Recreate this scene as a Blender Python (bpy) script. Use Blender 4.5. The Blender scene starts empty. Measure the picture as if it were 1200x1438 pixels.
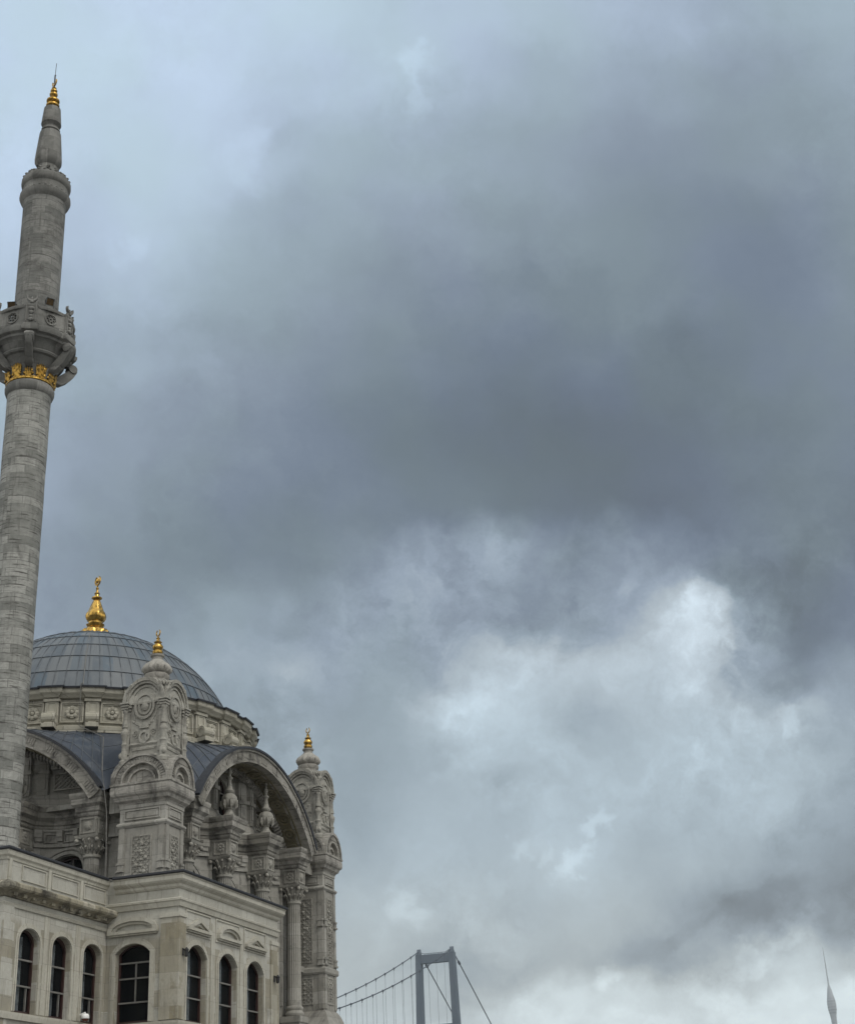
import bpy, bmesh, math, random
from math import pi, sin, cos, radians as rad, sqrt, atan2
from mathutils import Vector, Matrix
random.seed(7)
S = bpy.context.scene
COL = S.collection

# ------------------------------------------------------------------ camera
CAM = Vector((-55.581, -34.284, -0.036))
YAW, PITCH, ROLL, FPX = 0.308896, 0.437596, -0.0507796, 2038.2
cd = bpy.data.cameras.new('camera'); cam = bpy.data.objects.new('camera', cd); COL.objects.link(cam)
fh = Vector((cos(YAW), sin(YAW), 0)); rt = Vector((sin(YAW), -cos(YAW), 0)); Z = Vector((0, 0, 1))
FW = cos(PITCH)*fh + sin(PITCH)*Z; U0 = -sin(PITCH)*fh + cos(PITCH)*Z
RT = cos(ROLL)*rt + sin(ROLL)*U0; UP = -sin(ROLL)*rt + cos(ROLL)*U0
cam.matrix_world = Matrix(((RT.x, UP.x, -FW.x, CAM.x), (RT.y, UP.y, -FW.y, CAM.y), (RT.z, UP.z, -FW.z, CAM.z), (0, 0, 0, 1)))
cd.sensor_fit = 'HORIZONTAL'; cd.sensor_width = 36; cd.lens = 36*FPX/1200
cd.clip_start = 0.3; cd.clip_end = 40000
S.camera = cam
S.view_settings.view_transform = 'Standard'; S.view_settings.look = 'None'
S.view_settings.exposure = 0; S.view_settings.gamma = 1

# ------------------------------------------------------------------ node helper
class NT:
    def __init__(s, tree): s.t = tree; s.n = tree.nodes; s.l = tree.links
    def new(s, typ, **k):
        n = s.n.new(typ)
        for a, b in k.items(): setattr(n, a, b)
        return n
    def link(s, a, b): s.l.new(a, b)
    def put(s, sock, v):
        if isinstance(v, bpy.types.NodeSocket): s.l.new(v, sock)
        else: sock.default_value = v
    def math(s, op, a, b=0.0, c=None, clamp=False):
        n = s.n.new('ShaderNodeMath'); n.operation = op; n.use_clamp = clamp
        s.put(n.inputs[0], a); s.put(n.inputs[1], b)
        if c is not None: s.put(n.inputs[2], c)
        return n.outputs[0]
    def vmath(s, op, a, b=(0, 0, 0)):
        n = s.n.new('ShaderNodeVectorMath'); n.operation = op
        s.put(n.inputs[0], a); s.put(n.inputs[1], b)
        return n.outputs['Value'] if op in ('DOT_PRODUCT', 'LENGTH') else n.outputs[0]
    def smooth(s, v, a, b, lo=0.0, hi=1.0):
        n = s.n.new('ShaderNodeMapRange'); n.interpolation_type = 'SMOOTHSTEP'
        s.put(n.inputs[0], v); n.inputs[1].default_value = a; n.inputs[2].default_value = b
        n.inputs[3].default_value = lo; n.inputs[4].default_value = hi
        return n.outputs[0]
    def mapr(s, v, a, b, lo=0.0, hi=1.0):
        n = s.n.new('ShaderNodeMapRange'); s.put(n.inputs[0], v)
        n.inputs[1].default_value = a; n.inputs[2].default_value = b
        n.inputs[3].default_value = lo; n.inputs[4].default_value = hi
        return n.outputs[0]
    def mix(s, f, a, b, bt='MIX'):
        n = s.n.new('ShaderNodeMix'); n.data_type = 'RGBA'; n.blend_type = bt
        s.put(n.inputs[0], f); s.put(n.inputs[6], a if isinstance(a, bpy.types.NodeSocket) else (*a[:3], 1))
        s.put(n.inputs[7], b if isinstance(b, bpy.types.NodeSocket) else (*b[:3], 1))
        return n.outputs[2]
    def comb(s, x, y, z):
        n = s.n.new('ShaderNodeCombineXYZ'); s.put(n.inputs[0], x); s.put(n.inputs[1], y); s.put(n.inputs[2], z); return n.outputs[0]
    def sep(s, v):
        n = s.n.new('ShaderNodeSeparateXYZ'); s.put(n.inputs[0], v); return n.outputs
    def noise(s, vec, scale, detail=4, rough=0.5, dist=0.0, col=False):
        n = s.n.new('ShaderNodeTexNoise'); s.put(n.inputs['Vector'], vec)
        n.inputs['Scale'].default_value = scale; n.inputs['Detail'].default_value = detail
        n.inputs['Roughness'].default_value = rough; n.inputs['Distortion'].default_value = dist
        return n.outputs['Color'] if col else n.outputs['Fac']

# ------------------------------------------------------------------ sky: overcast over a Nishita sky
SUN_EL, SUN_AZ = rad(52), rad(243)      # direction towards the sun, azimuth counted from +X
world = bpy.data.worlds.new("World"); S.world = world; world.use_nodes = True
w = NT(world.node_tree); w.n.clear()
bg = w.new('ShaderNodeBackground'); wo = w.new('ShaderNodeOutputWorld'); w.link(bg.outputs[0], wo.inputs[0])
sky = w.new('ShaderNodeTexSky'); sky.sky_type = 'NISHITA'; sky.sun_disc = False
sky.sun_elevation = SUN_EL; sky.sun_rotation = pi/2 - SUN_AZ; sky.air_density = 1.2; sky.dust_density = 3
tc = w.new('ShaderNodeTexCoord'); D = tc.outputs['Generated']
# gnomonic chart of the cloud deck round one fixed compass direction
KR = (0.324106, -0.944903, -0.045975); KU = (-0.387755, -0.177016, 0.904605); KF = (0.862903, 0.275361, 0.423763)
df = w.vmath('DOT_PRODUCT', D, KF)
dfc = w.math('MAXIMUM', df, 0.12)
px = w.math('DIVIDE', w.vmath('DOT_PRODUCT', D, KR), dfc)
py = w.math('DIVIDE', w.vmath('DOT_PRODUCT', D, KU), dfc)
P0 = w.comb(px, py, 0.0); WARP = 1.0; BL = 1.0; NOISE = 1.0
wa = w.noise(P0, 13.0, 7, 0.6, 0.0, True)
wv = w.vmath('SUBTRACT', wa, (0.5, 0.5, 0.5))
wsc = w.new('ShaderNodeVectorMath', operation='SCALE'); w.link(wv, wsc.inputs[0]); wsc.inputs['Scale'].default_value = 0.075*WARP
P1 = w.vmath('ADD', P0, wsc.outputs[0])
sx = w.sep(P1)
COLX = [0, 100, 200, 300, 400, 500, 600, 700, 800, 900, 1000, 1100, 1200]
ROWS = [
 (10, [214.0, 213.8, 214.2, 213.2, 212.1, 202.9, 199.2, 194.5, 188.5, 182.1, 174.6, 170.4, 177.9]),
 (110, [213.4, 214.9, 212.2, 212.7, 199.0, 198.7, 197.3, 178.6, 169.9, 163.0, 150.4, 152.3, 164.2]),
 (210, [214.1, 210.5, 208.2, 203.5, 187.6, 172.1, 169.4, 163.4, 154.9, 144.7, 144.0, 146.0, 149.4]),
 (310, [208.9, 196.4, 201.6, 187.5, 166.8, 162.6, 155.0, 148.3, 142.3, 135.1, 129.3, 127.7, 144.0]),
 (410, [198.7, 180.2, 185.8, 168.8, 157.8, 145.3, 137.3, 131.7, 126.2, 130.8, 123.6, 120.8, 136.9]),
 (510, [184.1, 168.6, 167.1, 154.4, 143.3, 133.5, 125.3, 115.5, 119.4, 112.7, 115.8, 122.3, 128.2]),
 (610, [175.1, 155.2, 148.3, 139.4, 128.0, 119.0, 111.0, 103.9, 101.4, 103.1, 109.7, 115.1, 122.5]),
 (710, [168.0, 151.7, 140.0, 126.9, 120.8, 118.8, 118.4, 111.8, 102.6, 100.5, 106.3, 116.6, 114.5]),
 (780, [157.7, 140.6, 134.2, 126.1, 125.9, 137.2, 141.4, 154.4, 133.6, 134.4, 113.5, 113.0, 110.3]),
 (870, [151.6, 143.1, 140.2, 149.3, 155.5, 158.3, 160.8, 141.4, 145.9, 167.3, 202.1, 123.8, 119.8]),
 (935, [151.8, 147.6, 152.9, 163.2, 172.4, 163.3, 166.5, 203.2, 198.2, 197.8, 202.7, 131.2, 146.6]),
 (995, [148.9, 149.1, 151.7, 154.7, 153.5, 159.5, 186.3, 210.3, 181.7, 184.7, 197.0, 191.8, 161.7]),
 (1060, [151.8, 151.8, 151.3, 153.7, 157.6, 159.0, 174.1, 190.2, 188.0, 186.2, 195.0, 190.8, 176.9]),
 (1135, [153.5, 152.9, 153.0, 155.5, 158.4, 160.6, 181.8, 180.7, 187.7, 191.1, 187.5, 178.3, 150.4]),
 (1210, [158.8, 157.5, 156.8, 159.3, 166.3, 172.2, 185.8, 188.3, 207.8, 178.9, 181.0, 150.2, 133.3]),
 (1280, [165.8, 164.9, 168.8, 172.0, 177.2, 186.0, 191.9, 178.0, 189.3, 177.9, 140.1, 130.7, 137.4]),
 (1350, [171.0, 169.8, 172.9, 175.5, 178.9, 185.1, 175.0, 168.9, 179.0, 164.5, 172.7, 228.6, 183.3]),
 (1410, [178.1, 178.2, 182.2, 185.9, 189.5, 192.7, 187.7, 201.2, 240.0, 228.3, 239.8, 260.1, 264.1]),
 (1438, [187.0, 188.1, 191.1, 196.1, 200.1, 201.1, 208.1, 223.3, 244.7, 244.9, 245.1, 264.2, 267.8])
]
tcol = w.math('DIVIDE', w.math('ADD', w.math('MULTIPLY', sx[0], 2038.2), 600.0), 1200.0)
trow = w.math('SUBTRACT', 719.0, w.math('MULTIPLY', sx[1], 2038.2))
acc = None
for i, (yy, vals) in enumerate(ROWS):
    r = w.new('ShaderNodeValToRGB'); r.color_ramp.interpolation = 'EASE' if False else 'CARDINAL'
    e = r.color_ramp.elements
    e[0].position = 0; e[0].color = (vals[0]/255,)*3 + (1,)
    e[1].position = 1; e[1].color = (vals[-1]/255,)*3 + (1,)
    for k in range(1, 12):
        q = e.new(COLX[k]/1200); q.color = (vals[k]/255,)*3 + (1,)
    w.link(tcol, r.inputs[0])
    if acc is None: acc = r.outputs[0]
    else:
        acc = w.mix(w.smooth(trow, ROWS[i-1][0], yy), acc, r.outputs[0])
lum = w.sep(acc)[0]
def blob(lum, x, y, rx, ry, rot, amp, hard=0.0):
    """a lit billow (amp>0) or dark shelf (amp<0) of cloud on the chart"""
    m = w.new('ShaderNodeMapping', vector_type='TEXTURE'); w.link(P2, m.inputs[0])
    m.inputs['Location'].default_value = ((x-600)/2038.2, (719-y)/2038.2, 0)
    m.inputs['Rotation'].default_value = (0, 0, rad(rot)); m.inputs['Scale'].default_value = (rx/2038.2, ry/2038.2, 1)
    ln = w.vmath('LENGTH', m.outputs[0])
    return w.math('MULTIPLY_ADD', w.smooth(ln, hard, 1.0, amp*BL/255, 0.0), 1.0, lum)
wb = w.noise(P0, 26.0, 9, 0.62, 0.0, True)
wsc2 = w.new('ShaderNodeVectorMath', operation='SCALE'); w.link(w.vmath('SUBTRACT', wb, (0.5, 0.5, 0.5)), wsc2.inputs[0]); wsc2.inputs['Scale'].default_value = 0.075*WARP
P2 = w.vmath('ADD', P0, wsc2.outputs[0])
for b in ((985,885,66,62,30,16,.5),(1000,850,44,26,20,14,.3),(1115,865,82,92,0,-7,.5),(1050,960,40,34,0,-8,.3),(1028,910,16,60,8,12,.2),
          (572,90,50,30,-30,12,.2),(590,135,20,44,0,9,.2),(350,225,60,50,60,9,.3),(190,350,44,26,35,7,.1),(395,205,90,26,30,-6,.1),
          (570,815,50,70,18,14,.3),(650,985,110,34,28,8,.2),(745,945,56,26,40,10,.2),(920,880,32,24,40,9,.2),(884,800,36,44,-20,14,.3),(705,775,34,60,8,12,.3),(640,800,30,60,0,-12,.2),(800,850,60,36,20,-8,.1),
          (1110,1015,26,44,-20,18,.3),(835,1160,40,20,38,22,.3),(805,1212,50,22,28,20,.3),(720,1182,30,18,30,16,.2),(760,1195,24,14,20,12,.2),(690,1250,40,22,30,8,.2),
          (566,1275,34,44,-20,16,.3),(530,1330,30,40,0,8,.2),(858,1372,30,28,40,24,.4),(1120,1302,46,22,38,16,.4),(1045,1345,50,24,25,24,.3),(985,1350,50,16,25,10,.2),(1070,1268,120,34,24,-19,.3),(925,1322,80,26,22,-14,.3),(1190,1330,40,30,0,-14,.3),
          (800,1010,80,50,20,-6,.1),(620,1090,30,20,30,7,.1),(960,1060,50,20,30,7,.1)):
    lum = blob(lum, *b)
# fine structure, stronger low down where the deck is broken
n1 = w.noise(P1, 15.0, 9, 0.60, 0.35); n2 = w.noise(P2, 42.0, 8, 0.62, 0.3)
patchy = w.smooth(w.noise(P0, 6.5, 4, 0.5), 0.40, 0.62, 0.35, 1.25)
streaky = w.noise(w.vmath('MULTIPLY', P1, (9.0, 20.0, 1.0)), 1.0, 7, 0.6, 0.8)
nz = w.math('ADD', w.math('MULTIPLY', w.math('SUBTRACT', n1, 0.5), 0.30), w.math('MULTIPLY', w.math('SUBTRACT', n2, 0.5), 0.20))
nz = w.math('ADD', nz, w.math('MULTIPLY', w.math('SUBTRACT', streaky, 0.5), 0.10))
nz = w.math('MULTIPLY', nz, patchy)
amp = w.smooth(trow, 640, 900, 0.30, 1.0)
lum = w.math('ADD', lum, w.math('MULTIPLY', nz, w.math('MULTIPLY', amp, NOISE)))
# hue: bluer aloft, neutral at the bright band low down
hue = w.math('MULTIPLY', w.smooth(trow, 1150, 1400), w.smooth(lum, 0.58, 0.74, 0.25, 1.0))
hn = w.smooth(w.noise(P0, 9.0, 3, 0.5), 0.35, 0.65)
t1 = w.mix(hn, (0.893, 1.0, 1.075), (0.905, 1.0, 1.11))
darkt = w.smooth(lum, 0.42, 0.60, 1.0, 0.0)
t1 = w.mix(w.math('MULTIPLY', darkt, 0.7), t1, w.mix(hn, (0.868, 1.0, 1.09), (0.872, 1.0, 1.175)))
t1 = w.mix(w.math('MULTIPLY', w.smooth(lum, 0.60, 0.74), w.smooth(trow, 700, 840)), t1, (0.93, 1.0, 1.05))
tint = w.mix(w.smooth(trow, 880, 1060, 0.0, 0.7), t1, (0.90, 1.0, 1.06)); tint = w.mix(hue, tint, (0.94, 1.0, 1.015))
lg = w.math('POWER', w.math('MAXIMUM', lum, 0.02), 2.2)
tg = w.new('ShaderNodeGamma'); w.link(tint, tg.inputs[0]); tg.inputs[1].default_value = 2.2
cl = w.mix(1.0, tg.outputs[0], w.comb(lg, lg, lg), 'MULTIPLY')
# behind the viewer and overhead: even bright overcast
back = w.mix(w.smooth(df, 0.25, 0.75), (1.25, 1.27, 1.27), cl)
skyc = w.new('ShaderNodeVectorMath', operation='SCALE'); w.link(sky.outputs[0], skyc.inputs[0]); skyc.inputs['Scale'].default_value = 0.1
final = w.mix(0.96, skyc.outputs[0], back)
w.link(final, bg.inputs[0]); bg.inputs[1].default_value = 1.0
world.cycles.sampling_method = 'MANUAL'; world.cycles.sample_map_resolution = 512

sd = bpy.data.lights.new('sun', 'SUN'); sun = bpy.data.objects.new('sun', sd); COL.objects.link(sun)
sd.energy = 1.4; sd.angle = rad(18); sd.color = (1.0, 0.96, 0.9)
sv = Vector((cos(SUN_EL)*cos(SUN_AZ), cos(SUN_EL)*sin(SUN_AZ), sin(SUN_EL)))
sun.rotation_euler = sv.to_track_quat('Z', 'Y').to_euler()

# ------------------------------------------------------------------ materials
MATS = {}
def base_mat(name):
    m = bpy.data.materials.new(name); m.use_nodes = True
    t = NT(m.node_tree); b = t.n['Principled BSDF']; MATS[name] = m
    return m, t, b
def stone(name, c1, c2, mortar=0.55, bw=0.95, bh=0.36, radial=0.0, patch=None, grime=0.5, streak=0.4, dark=(0.03, 0.028, 0.025), bump=0.25, carve=0.0, joint=0.012, gth=0.5, patchrow=None, lichen=0.0, lines=0.0, pth=0.92, bk=0.45):
    """dressed stone: coursed blocks with their own tones, joints, rain streaks, soot blotches, optional carving"""
    m, t, b = base_mat(name)
    tc = t.new('ShaderNodeTexCoord'); O = tc.outputs['Object']; o = t.sep(O)
    if radial: hx = t.math('MULTIPLY', t.math('ARCTAN2', o[1], o[0]), radial)
    else: hx = t.math('ADD', o[0], t.math('MULTIPLY', o[1], 1.0))
    wob = t.noise(O, 1.5, 2, 0.5, 0, True); wz = t.math('MULTIPLY', t.math('SUBTRACT', t.noise(O, 2.6, 3, 0.5), 0.5), 0.05)
    vec = t.comb(t.math('ADD', hx, wz), t.math('ADD', o[2], wz), 0.0)
    br = t.new('ShaderNodeTexBrick'); t.link(vec, br.inputs['Vector'])
    br.inputs['Scale'].default_value = 1; br.inputs['Brick Width'].default_value = bw; br.inputs['Row Height'].default_value = bh
    br.inputs['Mortar Size'].default_value = joint; br.inputs['Mortar Smooth'].default_value = 0.4; br.inputs['Bias'].default_value = 0
    br.offset = 0.5; br.inputs['Color1'].default_value = (0, 0, 0, 1); br.inputs['Color2'].default_value = (1, 1, 1, 1); br.inputs['Mortar'].default_value = (.5, .5, .5, 1)
    blk = t.sep(br.outputs['Color'])[0]; jt = br.outputs['Fac']
    n = t.noise(O, 2.2, 6, 0.62); n3 = t.noise(O, 9.0, 5, 0.6)
    f = t.math('ADD', t.math('MULTIPLY', blk, bk), t.math('MULTIPLY', n, 1-bk))
    col = t.mix(t.smooth(f, 0.2, 0.8), c1, c2)
    if patch:   # replaced blocks of another stone, with ragged edges
        br2 = t.new('ShaderNodeTexBrick'); t.link(vec, br2.inputs['Vector'])
        br2.inputs['Scale'].default_value = 1; br2.inputs['Brick Width'].default_value = 0.75; br2.inputs['Row Height'].default_value = 0.55
        br2.inputs['Mortar Size'].default_value = 0.0; br2.inputs['Color1'].default_value = (0, 0, 0, 1); br2.inputs['Color2'].default_value = (1, 1, 1, 1)
        pk = t.sep(br2.outputs['Color'])[0]
        zone = t.noise(O, 0.5, 4, 0.55)
        pf = t.math('MULTIPLY', t.smooth(t.math('ADD', t.math('ADD', t.math('MULTIPLY', pk, 0.8), t.math('MULTIPLY', zone, 0.7)), t.math('MULTIPLY', n3, .12)), pth, pth+.05), 0.8)
        if patchrow: pf = t.math('MULTIPLY', pf, t.smooth(o[2], patchrow, patchrow-0.3))
        pc = t.mix(t.smooth(n, .3, .7), patch, tuple(x*1.5 for x in patch)); pc = t.mix(t.math('MULTIPLY', blk, .75), pc, (0.31, 0.295, 0.24))
        col = t.mix(pf, col, t.mix(t.mapr(n3, .35, .65), pc, (0.36, 0.35, 0.31)) if False else t.mix(t.math('MULTIPLY', t.smooth(n3, .55, .7), .6), pc, (0.36, 0.345, 0.30)))
    # fine tone
    col = t.mix(t.mapr(n3, 0.3, 0.7, 0.0, 0.30), col, (c1[0]*.55, c1[1]*.55, c1[2]*.55))
    # streaks run down the face
    sv_ = t.comb(t.math('MULTIPLY', hx, 5.0), t.math('MULTIPLY', o[2], 0.35), 0.0)
    st = t.smooth(t.noise(sv_, 1.6, 5, 0.6), 0.52, 0.75)
    col = t.mix(t.math('MULTIPLY', st, streak), col, (dark[0]*2.2, dark[1]*2.2, dark[2]*2.2))
    if lines:  # eroded bedding lines of the stone
        lv = t.comb(t.math('MULTIPLY', hx, 0.9), t.math('MULTIPLY', o[2], 9.0), 0.0)
        ln = t.smooth(t.noise(lv, 1.3, 5, 0.65), 0.53, 0.66)
        col = t.mix(t.math('MULTIPLY', ln, lines), col, (dark[0]*1.8, dark[1]*1.8, dark[2]*1.8))
    gm = t.smooth(t.noise(O, 1.1, 8, 0.68, 0.4), gth, gth+0.25)
    col = t.mix(t.math('MULTIPLY', gm, grime), col, dark)
    if lichen:
        lm = t.smooth(t.noise(O, 3.3, 6, 0.7), 0.56, 0.66)
        col = t.mix(t.math('MULTIPLY', lm, lichen), col, (0.16, 0.13, 0.05))
    col = t.mix(t.math('MULTIPLY', jt, mortar), col, dark)
    t.link(col, b.inputs['Base Color']); b.inputs['Roughness'].default_value = 0.85
    b.inputs['Specular IOR Level'].default_value = 0.25
    h = t.math('SUBTRACT', t.math('MULTIPLY', n3, 0.35), t.math('MULTIPLY', jt, 0.8))
    if carve:
        vo = t.new('ShaderNodeTexVoronoi'); vo.feature = 'SMOOTH_F1'; t.link(t.vmath('ADD', O, wob), vo.inputs['Vector']); vo.inputs['Scale'].default_value = 5.5
        h = t.math('ADD', h, t.math('MULTIPLY', vo.outputs['Distance'], carve))
    bp = t.new('ShaderNodeBump'); bp.inputs['Strength'].default_value = bump; bp.inputs['Distance'].default_value = 0.04
    t.link(h, bp.inputs['Height']); t.link(bp.outputs[0], b.inputs['Normal'])
    return m
hallC = ((0.245, 0.235, 0.205), (0.345, 0.335, 0.30))
M_hall = stone('weathered_marble', *hallC, mortar=0.35, bw=1.3, bh=.55, grime=0.75, streak=0.6, gth=0.50)
M_carved = stone('carved_marble', (0.235, 0.225, 0.195), (0.33, 0.32, 0.28), bw=1.3, bh=0.6, grime=0.7, streak=0.5, bump=0.6, carve=0.9, joint=0.006)
M_corn = stone('stained_cornice', (0.215, 0.205, 0.175), (0.33, 0.315, 0.28), bw=1.6, bh=3.0, grime=0.8, streak=0.7, gth=0.44, joint=0.01, lines=.6)
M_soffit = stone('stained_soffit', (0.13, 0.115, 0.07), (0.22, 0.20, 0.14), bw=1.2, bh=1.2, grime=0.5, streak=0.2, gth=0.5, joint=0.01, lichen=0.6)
M_drum = stone('drum_marble', (0.30, 0.285, 0.225), (0.41, 0.39, 0.325), bw=1.2, bh=0.6, grime=0.5, streak=0.45, gth=0.56)
M_annex = stone('annexe_limestone', (0.34, 0.33, 0.285), (0.42, 0.41, 0.36), bw=1.1, bh=0.5, mortar=.45, patch=(0.165, 0.145, 0.10), grime=0.45, streak=0.5, gth=0.54, joint=0.006, patchrow=8.5, dark=(0.045, 0.04, 0.033), pth=.74)
M_annexq = stone('annexe_patched_quoins', (0.30, 0.28, 0.22), (0.40, 0.385, 0.33), bw=.9, bh=0.55, mortar=.3, patch=(0.155, 0.135, 0.088), grime=0.45, streak=0.45, gth=0.56, joint=0.006, patchrow=9.1, dark=(0.045, 0.04, 0.033), pth=.62)
M_annexp = stone('annexe_smooth_limestone', (0.34, 0.325, 0.27), (0.42, 0.405, 0.345), bw=1.4, bh=0.8, grime=0.5, streak=0.5, gth=0.55, joint=0.005, dark=(0.045, 0.04, 0.033))
M_annexc = stone('annexe_soiled_cornice', (0.26, 0.235, 0.17), (0.40, 0.375, 0.30), bw=0.8, bh=3.0, grime=0.92, streak=0.8, gth=0.42, joint=0.012, dark=(0.025, 0.022, 0.018))
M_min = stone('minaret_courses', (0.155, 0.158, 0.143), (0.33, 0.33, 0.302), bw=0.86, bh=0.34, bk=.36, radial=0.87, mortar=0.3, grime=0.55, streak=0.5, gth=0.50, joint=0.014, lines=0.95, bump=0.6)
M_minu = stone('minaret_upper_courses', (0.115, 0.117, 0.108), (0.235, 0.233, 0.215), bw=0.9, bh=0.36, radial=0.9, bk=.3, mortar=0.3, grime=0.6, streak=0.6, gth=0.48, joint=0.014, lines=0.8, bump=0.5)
M_minc = stone('minaret_carved_stone', (0.12, 0.12, 0.11), (0.22, 0.217, 0.20), bw=0.9, bh=0.8, radial=1.2, grime=0.65, streak=0.5, gth=0.48, carve=0.4, joint=0.006, bump=0.4)

def simple(name, col, rough=0.5, metal=0.0, var=0.25, nscale=4.0, bump=0.0, spec=0.5):
    m, t, b = base_mat(name)
    tc = t.new('ShaderNodeTexCoord'); O = tc.outputs['Object']
    n = t.noise(O, nscale, 6, 0.6)
    c = t.mix(t.smooth(n, 0.35, 0.7), col, tuple(x*(1-var) for x in col))
    t.link(c, b.inputs['Base Color']); b.inputs['Roughness'].default_value = rough; b.inputs['Metallic'].default_value = metal
    b.inputs['Specular IOR Level'].default_value = spec
    if bump:
        bp = t.new('ShaderNodeBump'); bp.inputs['Strength'].default_value = bump; bp.inputs['Distance'].default_value = 0.02
        t.link(n, bp.inputs['Height']); t.link(bp.outputs[0], b.inputs['Normal'])
    return m
def lead(name, mode):
    m, t, b = base_mat(name)
    tc = t.new('ShaderNodeTexCoord'); O = tc.outputs['Object']; o = t.sep(O)
    ang = t.math('ARCTAN2', o[1], o[0])
    if mode == 'dome':
        ci = t.math('FLOOR', t.math('MULTIPLY', t.math('ADD', ang, 10.0), 84/(2*pi)))
        el = t.math('ARCTAN2', t.math('SUBTRACT', o[2], 17.0), t.math('SQRT', t.math('ADD', t.math('POWER', o[0], 2.0), t.math('POWER', o[1], 2.0))))
        ri = t.math('FLOOR', t.math('DIVIDE', t.math('SUBTRACT', el, rad(20.5)), rad(8.6)))
    else:
        ci = t.math('FLOOR', t.math('MULTIPLY', t.math('ADD', ang, 10.0), 48/(2*pi)))
        ri = t.math('FLOOR', t.math('MULTIPLY', o[2], 0.8))
    wn = t.new('ShaderNodeTexWhiteNoise', noise_dimensions='2D'); t.link(t.comb(ci, ri, 0.0), wn.inputs['Vector'])
    wv = wn.outputs['Value']
    c = t.mix(t.smooth(wv, 0.0, 1.0), (0.080, 0.095, 0.108), (0.12, 0.13, 0.135))
    wn2 = t.new('ShaderNodeTexWhiteNoise', noise_dimensions='3D'); t.link(t.comb(ci, ri, 5.0), wn2.inputs['Vector'])
    c = t.mix(t.smooth(wn2.outputs['Value'], 0.7, 0.95), c, (0.075, 0.10, 0.122))
    if mode != 'dome': c = t.mix(0.75, c, (0.026, 0.034, 0.052))
    n = t.noise(O, 1.8, 7, 0.65); n2 = t.noise(t.comb(t.math('MULTIPLY', ang, 60.0), t.math('MULTIPLY', o[2], 0.8), 0.0), 1.0, 4, 0.6)
    c = t.mix(t.smooth(n, 0.45, 0.75, 0.0, 0.5), c, (0.15, 0.16, 0.165))
    c = t.mix(t.smooth(n2, 0.5, 0.75, 0.0, 0.4), c, (0.06, 0.065, 0.07))
    t.link(c, b.inputs['Base Color']); b.inputs['Metallic'].default_value = 0.1; b.inputs['Specular IOR Level'].default_value = 0.35
    t.link(t.mapr(n, 0.3, 0.7, 0.5, 0.7), b.inputs['Roughness'])
    bp = t.new('ShaderNodeBump'); bp.inputs['Strength'].default_value = 0.25; bp.inputs['Distance'].default_value = 0.05
    t.link(t.noise(O, 2.5, 4, 0.5), bp.inputs['Height']); t.link(bp.outputs[0], b.inputs['Normal'])
    return m
M_dome = lead('dome_lead_sheets', 'dome'); M_lead = lead('roof_lead_sheets', 'roof')
M_seam = simple('lead_seams', (0.075, 0.085, 0.095), 0.55, 0.2)
M_dlead = simple('dark_lead_edge', (0.02, 0.022, 0.027), 0.55, 0.1)
M_gold = simple('gilded_copper', (0.58, 0.36, 0.09), 0.24, 1.0, 0.75, 6.0, 0.35)
M_goldd = simple('tarnished_gilding', (0.48, 0.29, 0.06), 0.36, 0.85, 0.85, 9.0, 0.5)
M_frame = simple('dark_red_timber', (0.035, 0.014, 0.011), 0.5, 0, 0.4)
M_bar = simple('pale_glazing_bar', (0.15, 0.145, 0.13), 0.6, 0, 0.3)
M_curt = simple('grey_curtain', (0.78, 0.79, 0.80), 0.9, 0, 0.6, 3.0)
M_black = simple('black_metal', (0.02, 0.02, 0.02), 0.5, 0.3)
M_white = simple('white_plastic', (0.75, 0.75, 0.72), 0.35)
M_lamp = simple('floodlight_glass', (0.13, 0.08, 0.03), 0.12, 0.1, 0.5)
M_steel = simple('grey_painted_steel', (0.075, 0.10, 0.125), 0.7, 0.0, 0.12, 0.05)
M_cable = simple('grey_steel_cable', (0.032, 0.046, 0.06), 0.7, 0.0, 0.1, 0.05)
M_tower = simple('tower_cladding', (0.27, 0.30, 0.32), 0.5, 0.0, 0.15, 0.02)
M_bronze = simple('dull_bronze', (0.16, 0.17, 0.17), 0.35, 0.8)
def glassm():
    m, t, b = base_mat('old_window_glass')
    tc = t.new('ShaderNodeTexCoord'); n = t.noise(tc.outputs['Object'], 1.3, 3, 0.5)
    b.inputs['Base Color'].default_value = (.01, .012, .014, 1)
    tr = t.new('ShaderNodeBsdfTransparent'); tr.inputs[0].default_value = (.80, .82, .82, 1); mx = t.new('ShaderNodeMixShader'); mx.inputs[0].default_value = 0.25
    t.link(tr.outputs[0], mx.inputs[1]); t.link(b.outputs[0], mx.inputs[2]); t.link(mx.outputs[0], t.n['Material Output'].inputs['Surface'])
    b.inputs['Roughness'].default_value = 0.06; b.inputs['Specular IOR Level'].default_value = 0.35
    bp = t.new('ShaderNodeBump'); bp.inputs['Strength'].default_value = 0.15; bp.inputs['Distance'].default_value = 0.03
    t.link(n, bp.inputs['Height']); t.link(bp.outputs[0], b.inputs['Normal']); return m
M_glass = glassm()

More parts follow.
